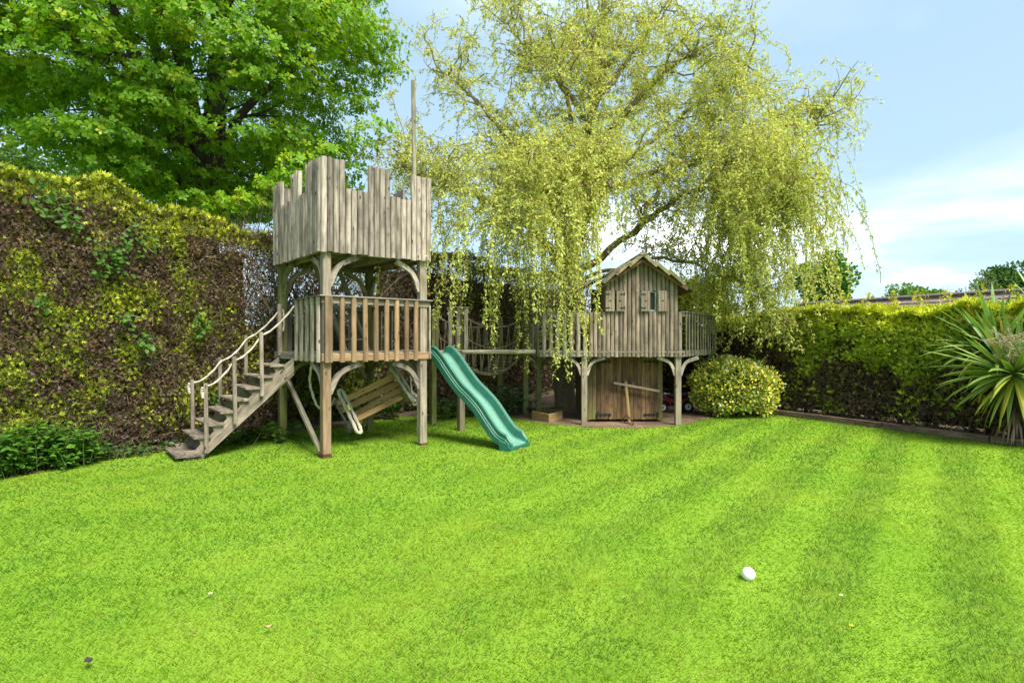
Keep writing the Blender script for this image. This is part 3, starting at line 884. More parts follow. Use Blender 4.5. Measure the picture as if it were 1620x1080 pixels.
# curved knee braces
def brace(parent, p_post, p_beam, bulge, w, t, side, mat):
    a, b = Vector(p_post), Vector(p_beam)
    mid = (a + b) / 2 + bulge
    P = catmull([a, mid, b], 7)
    z = (b - a).normalized()
    mb = MB()
    def sec(i, n):
        ww = w * (.78 + .5 * abs(i / (n - 1) - .5))
        return [(-t / 2, -ww / 2), (t / 2, -ww / 2), (t / 2, ww / 2), (-t / 2, ww / 2)]
    M = frame_m(a, b, side)
    Mi = M.inverted()
    sweep(mb, [Mi @ p for p in P], lambda i, n: [(x, y) for x, y in sec(i, n)], up=Vector((1, 0, 0)))
    return part('brace', mb.mesh('brace', mat), parent, M)
def knee(parent, base, ddir, ztop, drop, reach, mat, w=.075, t=.05, off=.04):
    a = base + ddir * off + Zv * (ztop - drop)
    b = base + ddir * reach + Zv * (ztop - .02)
    inward = (-ddir + Zv).normalized() * .085
    return brace(parent, a, b, inward, w, t, ddir.cross(Zv), mat)
for (k, dd, m) in (('f', TU, M_GREY), ('f', TV, M_GREY), ('r', -TU, M_GREY), ('r', TV, M_GREYG), ('l', -TV, M_GREYG), ('l', TU, M_GREYG), ('b', -TU, M_GREYG), ('b', -TV, M_GREYG)):
    a, b = posts[k]
    knee(tower, tp(a, b), dd, 2.61, .42, .42, m)
for (k, dd, m) in (('f', TU, M_GREY), ('f', TV, M_GREY), ('r', -TU, M_GREY), ('r', TV, M_GREYG), ('l', -TV, M_GREYG), ('l', TU, M_GREYG), ('b', -TU, M_GREYG), ('b', -TV, M_GREYG)):
    a, b = posts[k]
    knee(tower, tp(a, b), dd, 1.215, .40, .46, m)
# deck: rim beams, joists, boards
DZ = 1.225
beam('rim_beam', tower, tp(.02, .045, DZ + .05), tp(TW, .045, DZ + .05), .10, .05, M_NEW, -TV)
beam('rim_beam', tower, tp(.045, .07, DZ + .05), tp(.045, TD, DZ + .05), .10, .05, M_GREYG, -TU)
beam('rim_beam', tower, tp(TW - .03, .07, DZ + .05), tp(TW - .03, TD, DZ + .05), .10, .05, M_GREYG, TU)
beam('rim_beam', tower, tp(.0, TD - .03, DZ + .05), tp(TW, TD - .03, DZ + .05), .10, .05, M_GREYG, TV)
for i in range(3):
    a = .4 + i * .4
    beam('joist', tower, tp(a, .08, DZ + .045), tp(a, TD - .06, DZ + .045), .045, .08, M_GREYG, Zv)
for i in range(15):
    b = .12 + i * (TD - .2) / 14
    beam('floor_board', tower, tp(.05, b, DZ + .098), tp(TW - .02, b, DZ + .098), .112, .024, M_STAIR, Zv)
# deck railing
RT = 2.05
beam('handrail', tower, tp(-.02, .025, RT + .008), tp(TW + .02, .025, RT + .008), .085, .018, M_GREY, Zv)
beam('rail', tower, tp(.03, .05, RT - .045), tp(TW, .05, RT - .045), .085, .045, M_GREY, -TV)
beam('handrail', tower, tp(.025, .07, RT + .006), tp(.025, .99, RT + .006), .08, .016, M_GREYG, Zv)
beam('rail', tower, tp(.05, .08, RT - .045), tp(.05, .97, RT - .045), .085, .04, M_GREYG, -TU)
xs = [.285, .44, .60, .75, .905, 1.06, 1.21, 1.36]
for i, a in enumerate(xs):
    beam('baluster', tower, tp(a, .005, DZ - .012) + jit(), tp(a, .005, RT - .004) + jit(), .068, .034, M_NEW, -TV, 'half')
beam('baluster', tower, tp(PI_, .005, DZ - .012), tp(PI_, .005, RT - .004), .098, .05, M_POSTN, -TV)
beam('baluster', tower, tp(TW - .015, .015, DZ + .005), tp(TW - .015, .015, RT - .06), .022, .03, M_GREY, -TV)
for b in (.13, .33, .53, .73, .94):
    beam('baluster', tower, tp(.005, b, DZ - .01) + jit(), tp(.005, b, RT - .004) + jit(), .085, .034, M_GREYG if b > .2 else M_GREY, -TU, 'half')
# railings of the two rear sides
beam('rail', tower, tp(.1, TD - .05, RT - .05), tp(TW - .12, TD - .05, RT - .05), .085, .04, M_GREYG, TV)
for i in range(8):
    a = .22 + i * .165
    beam('baluster', tower, tp(a, TD - .005, DZ - .01) + jit(), tp(a, TD - .005, RT - .01) + jit(), .085, .03, M_GREYG, TV, 'half')
beam('rail', tower, tp(TW - .05, .75, RT - .05), tp(TW - .05, TD - .1, RT - .05), .085, .04, M_GREYG, TU)
for i in range(6):
    b = .12 + i * .10 if i < 3 else 1.2 + (i - 3) * .18
    beam('baluster', tower, tp(TW - .005, b, DZ - .01) + jit(), tp(TW - .005, b, RT - .03) + jit(), .085, .03, M_GREYG, TU, 'half')
# diagonal strut from the rear left post to the front post foot
beam('strut', tower, tp(PI_ - .02, TD - .3, .98), tp(PI_ - .035, PI_ + .07, .06), .06, .055, M_POST, -TU)
beam('strut', tower, tp(TW - .2, TD - .1, .08), tp(TW - .62, TD - .1, 1.0) + TU * .9, .07, .06, M_POSTG, -TV)
# ladder up to the hatch
l0, l1 = tp(.78, .98, 1.33), tp(.42, 1.3, 2.66)
for o in (0, .36):
    beam('ladder_rail', tower, l0 + TU * o + TV * .1, l1 + TU * o + TV * .1, .075, .05, M_GREYG, TU)
for i in range(5):
    q = l0.lerp(l1, (i + .7) / 5.4) + TV * .1
    beam('rung', tower, q, q + TU * .36, .06, .045, M_GREYG, Zv, 'round')
# flag pole
fp = tp(TW - .20, .10)
beam('flag_pole', tower, fp + Zv * 2.7, fp + Zv * 5.18 + Vector((-.03, 0, 0)), .06, .06, M_GREYG, -TV, 'round')
beam('plank', tower, tp(1.05, TD - .14, 3.40), tp(1.30, TD - .14, 3.52), .09, .03, M_GREY, -TV)

# annexe platform on the right of the tower
PP, PH = gp(729, 681), gp(684.7, 670.2)
annex_posts = ((PP, M_POST, 1.27), (PH, M_POSTG, 2.03))
for p, m, top in annex_posts:
    beam('post', tower, p + Zv * -.05, p + Zv * top, .10, .10, m, -TV)
pr = tp(TW + .03, .2); pb = tp(TW + .03, TD - .1)
for i in range(9):
    s = (i + .5) / 9
    a_ = pr.lerp(pb, s); b_ = (pr + Vector((.05, .04, 0))).lerp(PP, min(1, s * 2)) if s < .5 else PP.lerp(PH, (s - .5) * 2)
    if (b_ - a_).length > .1:
        beam('floor_board', tower, a_ + Zv * 1.315, b_ + Zv * 1.315, .14, .024, M_STAIR, Zv)
beam('rim_beam', tower, pr + Zv * 1.262 + TU * .05, PP + Zv * 1.262, .085, .045, M_STAIR, TU)
beam('rim_beam', tower, PP + Zv * 1.262, PH + Zv * 1.262, .085, .045, M_STAIR, TU)
# little railing by the platform post
rl0, rl1 = px(709, 500, 9.36), px(741, 500, 9.55)
rl0.z = rl1.z = 2.03
for k, m in ((.10, M_GREYG), (.50, M_GREYG), (.88, M_GREYG)):
    q = rl0.lerp(rl1, k); q.z = 0
    beam('baluster', tower, q + Zv * 1.30, q + Zv * 2.035, .062, .05, m, (0, -1, 0))
beam('baluster', tower, rl0.lerp(rl1, .7) + Vector((0, .12, -.76)), rl0.lerp(rl1, .7) + Vector((0, .12, -.02)), .06, .05, M_POSTG)
beam('rail', tower, rl0 + Vector((0, .04, -.045)), rl1 + Vector((0, .04, -.045)), .075, .035, M_GREYG)
beam('handrail', tower, rl0 + Vector((0, .02, .012)), rl1 + Vector((0, .02, .012)), .11, .016, M_GREYG, Zv)
for xx in (686, 691.5):
    q = px(xx, 500, 10.05); beam('baluster', tower, Vector((q.x, 10.05, 1.3)), Vector((q.x, 10.05, 2.03)), .055, .045, M_POSTG)
beam('balance_log', tower, px(719, 556.5, 9.43), px(846, 556, 9.9), .078, .078, M_GREYG, Zv, 'round')

# ------------------------------------------------------------------ staircase
def sp(run, wid, z): return tp(0, .99) - TU * run + TV * wid + Zv * z
stair = thing('staircase', sp(1.0, .35, 0), 'weathered open wooden staircase with rope handrails climbing to the tower', 'staircase')
NS = 8; RUN, RISE = .152, 1.31 / 9; SW = .70
def step_run(i): return 1.36 - i * RUN
for wd, m in ((.03, M_STAIR), (SW - .03, M_STAIR)):
    # saw-tooth string cut from one plank, with hollowed notches
    top, bot = [], []
    for i in range(NS):
        zt = RISE * (i + 1) - .028; r0 = step_run(i)
        top += [(r0 - .035, zt - RISE + .028 + .02 if i else 0.0), (r0 - .055, zt - .07), (r0 - .02, zt), (r0 - RUN + .005, zt)]
    top += [(.0, 1.245)]
    bottom = [(.0, 1.02), (1.16, -.02)]
    poly = top + bottom
    v = [sp(a, wd - .02, max(b, -.02)) for a, b in poly] + [sp(a, wd + .02, max(b, -.02)) for a, b in poly]
    n = len(poly)
    f = [tuple(range(n)), tuple(reversed(range(n, 2 * n)))] + [(i, n + i, n + (i + 1) % n, (i + 1) % n) for i in range(n)]
    M = Matrix.Translation(sp(.6, wd, 0)); ro = (-TU + Vector((0, 0, -.9))).normalized()
    M = frame_m(sp(1.2, wd, 0), sp(0, wd, 1.2), TV); Mi = M.inverted()
    part('string', poly_mesh('string', [Mi @ q for q in v], f, m), stair, M)
for i in range(NS):
    zt = RISE * (i + 1) - .014; r0 = step_run(i) + .03
    beam('tread', stair, sp(r0 - .095, -.03, zt - (.07 if i == 0 else 0)), sp(r0 - .095, SW + .03, zt - (.07 if i == 0 else 0)), .2 if i else .3, .03, M_STAIR, Zv)
    if i:
        beam('riser', stair, sp(r0 - .17, .06, zt - .075), sp(r0 - .17, SW - .06, zt - .075), .1, .02, M_GREYG, TU)
hp_near, hp_far = [], []
for (x, y0, y1, wd, lst) in ((326.7, 606, 716, -.03, hp_near), (372, 564, 670, -.03, hp_near), (414.5, 525, 626, -.03, hp_near), (305, 600, 694, SW + .03, hp_far), (349, 565, 650, SW + .03, hp_far), (389.7, 530, 612, SW + .03, hp_far)):
    # the run at which this pixel column meets the side of the stairs
    k = (x - 810) / FOC; q0 = sp(0, wd, 0)
    run = (q0.x - k * q0.y) / (TU.x - k * TU.y)
    q = sp(run, wd, 0); z1 = EYE - (y0 - HZ) / FOC * q.y; z0 = EYE - (y1 - HZ) / FOC * q.y
    beam('newel_post', stair, sp(run, wd, z0), sp(run + .012, wd, z1), .048, .04, M_STAIR, TV)
    lst.append((run, wd, z1))
topn = (sp(-.02, .03, 2.02))
topf = px(443, 487, 9.0)
beam('newel_post', stair, sp(-.02, SW + .0, 1.27), sp(-.02, SW + .0, 2.03), .075, .06, M_STAIR, -TU)
def rail_rope(lst, end, side):
    P = [sp(r + .0, w + side, z - .06) for r, w, z in lst]
    allp = [P[0] + Vector((-.05, 0, -.10)), P[0] + Vector((-.03, 0, 0))]
    for a, b in zip(P, P[1:] + [end]):
        s = sag(a, b, .05, 4); allp += s[1:]
    return rope('rope_handrail', stair, allp, .0135, M_ROPE, 5)
rail_rope(hp_near, tp(0, .985, 1.97), .035)
rail_rope(hp_far, sp(-.02, SW + .0, 1.94), -.02)
for lst in (hp_near, hp_far):
    r, w, z = lst[0]
    q = sp(r + .035, w, z - .10)
    rope('rope_knot', stair, [q + Vector((0, 0, .05)), q + Vector((-.015, 0, 0)), q + Vector((0, 0, -.09))], .024, M_ROPE, 8)
rope('rope_end', stair, [sp(-.05, SW - .06, 1.95), sp(-.06, SW - .08, 1.8), sp(-.05, SW - .07, 1.62)], .012, M_ROPE, 6)

# ------------------------------------------------------------------ slide
slide = thing('slide', gp(808, 712), 'wavy green plastic slide running from the tower platform to the lawn', 'slide')
SD = Vector((.845, -.535, 0)).normalized(); SWv = Vector((.535, .845, 0)).normalized()
s_bot = Vector((.075, 7.86, 0)); s_len = 1.42
s_top = s_bot - SD * s_len
prof_sz = [(-.03, 1.285), (.05, 1.27), (.16, 1.18), (.33, .985), (.52, .785), (.70, .645), (.86, .505), (1.02, .315), (1.17, .155), (1.30, .085), (1.45, .055)]
path = catmull([s_top + SD * s + Zv * z for s, z in prof_sz], 6)
shell = [(-.262, -.035), (-.268, .045), (-.256, .055), (-.262, .075), (-.25, .085), (-.256, .135), (-.243, .152), (-.226, .152), (-.205, .128), (-.190, .035), (-.165, .006), (-.08, 0), (.08, 0), (.165, .006), (.190, .035), (.205, .128), (.226, .152), (.243, .152), (.256, .135), (.25, .085), (.262, .075), (.256, .055), (.268, .045), (.262, -.035), (.245, -.035), (.235, -.02), (-.235, -.02), (-.245, -.035)]
mb = MB()
pts = path; ringv = []; n = len(pts); k = len(shell)
for i, p in enumerate(pts):
    t = (pts[min(i + 1, n - 1)] - pts[max(i - 1, 0)]).normalized()
    up = SWv.cross(t).normalized()
    if up.z < 0: up = -up
    wall = 1.0 if i > 5 else .6 + .07 * i
    if i > n - 5: wall = max(.25, 1 - .17 * (i - (n - 5)))
    ringv += [p + SWv * (a * .89) + up * (b * (wall if b > .03 else 1)) for a, b in shell]
f = [(i * k + j, (i + 1) * k + j, (i + 1) * k + (j + 1) % k, i * k + (j + 1) % k) for i in range(n - 1) for j in range(k)]
f += [tuple(range(k)), tuple(reversed(range((n - 1) * k, n * k)))]
me = poly_mesh('chute', ringv, f, M_SLIDE)
wa = me.attributes.new('wear_gloss', 'FLOAT', 'POINT')
wa.data.foreach_set('value', [1.0 if 10 <= j <= 13 else (.45 if j in (6, 7, 16, 17) else 0.0) for _ in range(n) for j in range(k)])  # bed: scuffs plus painted sky gloss; rim tops: painted highlight lines
chute = part('chute', me, slide)
for p in me.polygons: p.use_smooth = False
# end foot: the turned-down lip
e0 = s_top + SD * 1.45
lip = MB(); lip.add([e0 + SWv * a + SD * d + Zv * z for a in (-.265, .265) for d, z in ((-.10, -.03), (.012, -.03), (.02, .045), (-.10, .05))], [(0, 1, 2, 3), (7, 6, 5, 4), (0, 4, 5, 1), (1, 5, 6, 2), (2, 6, 7, 3), (3, 7, 4, 0)])
part('end_lip', lip.mesh('end_lip', M_SLIDE), slide)
for sgn in (-1, 1):     # side foot pads
    q = s_top + SD * 1.27 + SWv * sgn * .25
    m2 = MB(); m2.add([q + SWv * a + SD * d + Zv * z for a in (-.016, .016) for d, z in ((.0, .13), (.16, .1), (.2, -.02), (.04, -.02))], [(0, 1, 2, 3), (7, 6, 5, 4), (0, 4, 5, 1), (1, 5, 6, 2), (2, 6, 7, 3), (3, 7, 4, 0)])
    part('foot', m2.mesh('foot', M_SLIDE), slide)

# ------------------------------------------------------------------ swing bench hanging askew under the tower
bench = thing('swing_bench', px(590, 640, 8.4) - Zv * .5, 'broken slatted swing bench hanging askew under the tower', 'swing bench')
nb = Vector((.30, -.85, .42)).normalized()
for (xa, ya, xb, yb, d0, d1, nn) in ((534.3, 638.5, 622.5, 595.4, 8.40, 8.78, nb), (539.5, 649, 631, 605.7, 8.33, 8.71, nb), (559, 656.5, 635, 615, 8.30, 8.62, Vector((.2, -.55, .8))), (563.5, 663.5, 635, 627.5, 8.18, 8.50, Vector((.2, -.5, .85)))):
    beam('slat', bench, px(xa, ya, d0), px(xb, yb, d1), .092, .028, M_SLAT, nn)
def stadium(c0, c1, half, nrm, k=6):
    ax = (c1 - c0).normalized(); sd = ax.cross(nrm).normalized(); out = []
    for i in range(k + 1):
        a = -math.pi / 2 + math.pi * i / k; out.append(c1 + ax * half * math.cos(a) + sd * half * math.sin(a))
    for i in range(k + 1):
        a = math.pi / 2 + math.pi * i / k; out.append(c0 + ax * half * math.cos(a) + sd * half * math.sin(a))
    return out
for (xa, ya, xb, yb, d0, d1) in ((539, 620, 568, 681, 8.22, 8.02), (622, 582, 655, 631, 8.62, 8.40)):
    P = stadium(px(xa, ya, d0), px(xb, yb, d1), .034, Vector((.55, -.6, .1)))
    # resample straights for the rope twist
    R = []
    for a, b in zip(P, P[1:] + P[:1]):
        m_ = max(1, int((b - a).length / .03)); R += [a.lerp(b, i / m_) for i in range(m_)]
    mb = MB(); sweep(mb, R, rope_section(.024), closed=True)
    part('arm_loop', mb.mesh('arm_loop', M_ROPE, True), bench)
for (x, y, d, r) in ((551, 676, 8.30, .075), (637.5, 627, 8.6, .09)):
    c = px(x, y, d); ax = Vector((.75, .6, .25)).normalized()
    beam('bracket', bench, c - ax * .03, c + ax * .04, r * 2, r * 2.2, M_GREYG, Zv, 'round')
beam('bracket', bench, px(630, 590, 8.75), px(644, 622, 8.5), .09, .05, M_GREYG, nb)
beam('bracket', bench, px(529, 632, 8.5), px(552, 678, 8.25), .035, .035, M_GREY, nb)
rope('rope', bench, [tp(.10, .55, 1.25), px(490, 600, 8.0), px(495, 625, 8.0), px(503, 643, 8.05), px(515, 645, 8.1), px(524, 640, 8.2), px(530, 630, 8.35)], .017, M_ROPE, 10)
rope('rope', bench, [px(649, 574, 8.5), px(650, 600, 8.5), px(651.5, 620, 8.42), px(655, 631, 8.40)], .013, M_ROPE, 10)
rope('rope', bench, [px(612, 566, 8.8), px(620, 580, 8.66), px(632, 598, 8.5)], .016, M_ROPE, 8)
rope('rope', bench, [px(655, 622, 8.4), px(660, 628, 8.38), px(660, 637, 8.37), px(655, 640, 8.37), px(653, 634, 8.38)], .015, M_ROPE, 8)
beam('tag', bench, px(549.6, 640, 8.06), px(553.5, 648, 8.04), .022, .004, M_YELLOW, nb)

# ------------------------------------------------------------------ rope bridge
bridge = thing('rope_bridge', Vector((-.6, 11.0, .85)), 'sagging rope bridge with netted sides between tower and playhouse', 'rope bridge')
BA, BB = Vector((-1.18, 10.02, 1.27)), Vector((.02, 11.75, 1.25))
bd = (BB - BA); bd.z = 0; bd.normalize(); bs = Vector((bd.y, -bd.x, 0))
SAG = .40
def bpt(s, side, dz=0): return BA.lerp(BB, s) - Zv * (SAG * 4 * s * (1 - s)) + bs * side + Zv * dz
for i in range(17):
    s = (i + .5) / 17
    beam('slat', bridge, bpt(s, -.27, 0), bpt(s, .27, 0), .085, .025, M_STAIR, Zv)
for sd in (-.3, .3):
    rope('floor_rope', bridge, [bpt(k / 8, sd * .8, -.02) for k in range(9)], .016, M_ROPED, 4)
    rope('hand_rope', bridge, [BA.lerp(BB, k / 8) + bs * sd + Zv * (.70 - .9 * (k / 8) * (1 - k / 8)) for k in range(9)], .016, M_ROPED, 4)
    rope('mid_rope', bridge, [BA.lerp(BB, k / 8) + bs * sd + Zv * (.36 - 1.1 * (k / 8) * (1 - k / 8)) for k in range(9)], .010, M_ROPED, 4)
    for i in range(9):
        s = (i + .5) / 9
        for d in (-.055, .055):
            a = BA.lerp(BB, s) + bs * sd + Zv * (.70 - .9 * s * (1 - s)); s2 = min(1, max(0, s + d))
            rope('net_cord', bridge, [a, a.lerp(bpt(s2, sd * .85), .5) + bs * .01, bpt(s2, sd * .85)], .007, M_ROPED, 3)
for off in (-.32, .32):
    q = BB + bs * off; beam('post', bridge, Vector((q.x, q.y, -.05)), Vector((q.x, q.y, 1.99)), .10, .10, M_POSTG)

# ------------------------------------------------------------------ playhouse
house = thing('playhouse', (2.1, 10.6, 0), 'raised wooden playhouse with shuttered windows over a plank shed', 'playhouse')
FX0, FX1, FY = 1.345, 2.98, 9.955
NBW = 22; bw = (FX1 - FX0) / NBW
RX, RZ, RSL = 2.256, 2.90, .64
def roof_z(x): return RZ - abs(x - RX) * RSL
for i in range(NBW):
    x = FX0 + (i + .5) * bw
    upper = 1.63 < x < 2.88
    top = roof_z(x) - .01 if upper else 1.985 + jr.uniform(-.008, .008)
    bot = 1.205 + jr.uniform(-.012, .006)
    win = i in (4, 5, 6, 7) or i in (12, 13, 14, 15)
    segs = [(bot, 1.992), (2.362, top)] if win else [(bot, top)]
    for a, b in segs:
        dy = jr.uniform(-.004, .004)
        beam('plank', house, (x, FY + dy, a), (x + jr.uniform(-.003, .003), FY + dy, b), bw * .955, .036, M_HOUSE, (0, -1, 0), 'half')
# windows: sea-green frame and black panel standing in for the dark interior, behind the boards
for (a, b, openleaf) in ((1.642, 1.939, False), (2.237, 2.534, True)):
    w = part('window', beam_mesh(.37, b - a, .006, 'box', M_BLACKPL), house, frame_m((.5 * (a + b), FY + .06, 1.992), (.5 * (a + b), FY + .06, 2.362), (0, -1, 0)))
    xc = [a + .015, .5 * (a + b) + (.02 if openleaf else 0), b - .015]
    for x in xc: beam('frame', w, (x, FY + .035, 1.995), (x, FY + .035, 2.36), .03, .03, M_SEAGREEN)
    for z in (2.012, 2.34): beam('frame', w, (a, FY + .038, z), (b, FY + .038, z), .03, .028, M_SEAGREEN)
def shutter(x0, x1, tilt, hinge_left, hinges=True):
    z0, z1 = 1.998, 2.356; y = FY - .045
    s = thing_part = part('shutter', None, house) if False else None
    n = 3; w = (x1 - x0) / n; root = None
    # body with a pierced diamond: four pieces round the hole
    cx, cz = .5 * (x0 + x1), .5 * (z0 + z1); r = .022; hx = .5 * (x1 - x0)
    mb = MB()
    star = [(0, r * 1.25), (r * .35, r * .35), (r * 1.05, 0), (r * .35, -r * .35), (0, -r * 1.25), (-r * .35, -r * .35), (-r * 1.05, 0), (-r * .35, r * .35)]
    hz = .5 * (z1 - z0)
    outer = [(0, hz), (hx, hz), (hx, 0), (hx, -hz), (0, -hz), (-hx, -hz), (-hx, 0), (-hx, hz)]
    v = []
    for yy in (-.011, .011):
        v += [(p[0], yy, p[1]) for p in star] + [(p[0], yy, p[1]) for p in outer]
    f = []
    for i in range(8):
        j = (i + 1) % 8
        f += [(i, j, 8 + j, 8 + i), (16 + j, 16 + i, 24 + i, 24 + j), (i, 16 + i, 16 + j, j), (8 + j, 24 + j, 24 + i, 8 + i)]
    M = Matrix.Translation((cx, y, cz)) @ Matrix.Rotation(tilt, 4, 'Z')
    root = part('shutter', poly_mesh('shutter', v, f, M_SHUT), house, M)
    for sx in (-hx * .36, hx * .36):
        q = M @ Vector((sx, -.0115, -hz)); q2 = M @ Vector((sx, -.0115, hz))
        beam('seam', root, q, q2, .004, .002, M_IRON)
    if hinges:
        for z in (z0 + .06, z1 - .06):
            s0 = -hx - .012 if hinge_left else hx + .012; s1 = s0 + (hx * 1.15 if hinge_left else -hx * 1.15)
            q, q2 = M @ Vector((s0, -.016, z - cz)), M @ Vector((s1, -.016, z - cz))
            hmesh = MB(); n_ = 0
            o_ = beam('hinge', root, q, q2, .016, .006, M_IRON, (0, -1, 0))
            beam('hinge', root, q + Vector((0, 0, -.025)), q + Vector((0, 0, .025)), .016, .008, M_IRON, (0, -1, 0))
    return root
shutter(1.632, 1.785, .0, True); shutter(1.822, 1.945, .0, False)
shutter(2.252, 2.405, .0, True); shutter(2.552, 2.70, -.03, False, False)
# side and rear walls, floor
for sx in (1.655, 2.857):
    for i in range(18):
        y = 10.02 + i * .105
        beam('plank', house, (sx, y, 1.25), (sx, y, 2.46), .103, .025, M_HOUSE, (1 if sx > 2 else -1, 0, 0), 'half')
for i in range(12):
    x = 1.71 + i * .1
    beam('plank', house, (x, 11.9, 1.25), (x, 11.9, roof_z(x)), .1, .025, M_HOUSE, (0, 1, 0))
for i in range(20):
    y = 9.99 + i * .105
    xl = .5 if y < 11.6 else .6; xr = 2.98 + (y - 9.955) * .645
    beam('deck_board', house, (xl, y, 1.285), (xr, y, 1.285), .1, .025, M_GREYG, Zv)
for x in (.7, 1.3, 1.95, 2.6):
    beam('joist', house, (x, 9.99, 1.235), (x, 12.0, 1.235), .05, .07, M_GREYG, Zv)
# roof: overlapping boards running front to back on each slope, stepped at the verge
def roof_side(sgn):
    L = .86; n = 3; step = L / n * .93
    sl = Vector((sgn * math.cos(.5696), 0, -math.sin(.5696))); nr = Vector((sgn * math.sin(.5696), 0, math.cos(.5696)))
    for i in range(n):
        c = Vector((RX, 0, RZ + .035)) + sl * (.13 + i * step) + nr * .012
        tl = (sl + nr * .085).normalized() if False else sl
        nn = (nr + sl * .16).normalized()
        o = beam('roof_board', house, Vector((c.x, 9.76, c.z)), Vector((c.x, 10.55, c.z)), .33, .055, M_ROOFW, nn)
    L2 = 1.36
    sl2 = Vector((sgn * .885, 0, -.465)); nr2 = Vector((sgn * .465, 0, .885))
    for i in range(6):
        c = Vector((RX, 0, RZ + .09)) + sl2 * (.11 + i * .205)
        beam('roof_board', house, Vector((c.x, 10.5, c.z)), Vector((c.x, 12.3, c.z)), .235, .03, M_ROOFW, (nr2 + sl2 * .1).normalized())
roof_side(1); roof_side(-1)
for sgn in (-1, 1):      # soffit battens under the verge
    beam('batten', house, (RX, 9.83, RZ - .03), (RX + sgn * .78, 9.83, RZ - .03 - .78 * RSL), .05, .03, M_DOOR, (0, -1, 0))
beam('ridge_board', house, (RX, 9.75, RZ + .075), (RX, 12.3, RZ + .10), .12, .03, M_ROOFW, Zv)
for sgn in (-1, 1):
    beam('barge_board', house, (RX, 9.90, RZ + .0), (RX + sgn * .76, 9.90, RZ - .76 * RSL), .035, .06, M_DOOR, (0, -1, 0))
# supporting posts and knee braces
X1, X2, PY = gp(924, 672).x, gp(1072, 672).x, 10.03
for (x, y, m) in ((X1, PY, M_POST), (X2, PY, M_POST), (4.14, 11.82, M_POSTG), (.55, 11.6, M_POSTG)):
    beam('post', house, (x, y, -.05), (x, y, 1.21), .10, .10, m)
    for dd in (Vector((1, 0, 0)), Vector((-1, 0, 0))):
        knee(house, Vector((x, y, 0)), dd, 1.21, .33, .36, M_GREY if m is M_POST else M_GREYG, .06, .045)
beam('rim_beam', house, (.5, PY + .07, 1.24), (2.98, PY + .07, 1.24), .06, .05, M_GREYG)
# side railings
def railing(p0, p1, n, mat, bw_=.07, bt_=.03):
    p0, p1 = Vector(p0), Vector(p1); d = (p1 - p0).normalized(); nr = Vector((d.y, -d.x, 0))
    if nr.y > 0: nr = -nr
    beam('rail', house, p0 + Zv * 1.945, p1 + Zv * 1.945, .075, .035, mat, nr)
    beam('handrail', house, p0 + Zv * 1.992 + nr * .015, p1 + Zv * 1.992 + nr * .015, .08, .016, mat, Zv)
    beam('rim_beam', house, p0 + Zv * 1.255, p1 + Zv * 1.255, .10, .04, mat, nr)
    for i in range(n):
        q = p0.lerp(p1, (i + .5) / n) + nr * .035
        beam('baluster', house, q + Zv * 1.205 + jit(), q + Zv * 1.985 + jit(), bw_, bt_, mat, nr, 'half')
railing((3.0, 9.97, 0), (4.22, 11.86, 0), 12, M_GREYG, .06, .018)
railing((1.335, 9.975, 0), (.50, 9.975, 0), 7, M_GREYG)
railing((.50, 10.0, 0), (.30, 11.6, 0), 10, M_GREYG)
# shed below: doors made of planks, side walls
SX0, SX1, SY = 1.395, 2.745, 10.42
nd = 18; dw = (SX1 - SX0) / nd
for d_i, (k0, k1) in enumerate(((0, 2), (2, 9), (9, 17), (17, 18))):
    isdoor = d_i in (1, 2)
    root = None
    for k in range(k0, k1):
        x = SX0 + (k + .5) * dw; dy = jr.uniform(-.003, .003) - (.012 if isdoor else 0)
        nm, par = ('plank', house)
        if isdoor:
            if root is None:
                root = beam('door', house, (SX0 + .5 * (k0 + k1) * dw, SY + .03, .06), (SX0 + .5 * (k0 + k1) * dw, SY + .03, 1.18), (k1 - k0) * dw * .98, .02, M_DOOR)
            par = root
        beam(nm, par, (x, SY + dy, .045 + jr.uniform(0, .012)), (x, SY + dy, 1.205), dw * .955, .024, M_DOOR if isdoor else M_DOORG, (0, -1, 0))
    if isdoor:
        left = d_i == 1
        for z in (.135, 1.10):
            xa = SX0 + (k0 * dw if left else k1 * dw); sg = 1 if left else -1
            beam('hinge', root, (xa + sg * .0, SY - .03, z), (xa + sg * .27, SY - .03, z), .028, .006, M_IRON, (0, -1, 0))
            beam('hinge', root, (xa + sg * .012, SY - .034, z - .05), (xa + sg * .012, SY - .034, z + .05), .035, .008, M_IRON, (0, -1, 0))
            for q in (.08, .16, .24):
                beam('hinge', root, (xa + sg * q, SY - .032, z - .027), (xa + sg * q, SY - .032, z + .027), .03, .005, M_IRON, (0, -1, 0), 'round')
        xh = SX0 + 9 * dw + (-.06 if left else .14)
        beam('handle', root, (xh, SY - .035, .62), (xh, SY - .035, .74), .022, .014, M_IRON if left else M_SHUT, (0, -1, 0))
for i in range(20):
    y = SY + .04 + i * .098
    for sx in (SX0, SX1):
        beam('plank', house, (sx, y, .03), (sx, y, 1.2), .096, .022, M_DOORG, (1 if sx > 2 else -1, 0, 0))
for i in range(14):
    beam('plank', house, (SX0 + .05 + i * .097, 12.4, .03), (SX0 + .05 + i * .097, 12.4, 1.2), .094, .022, M_DOOR, (0, 1, 0))

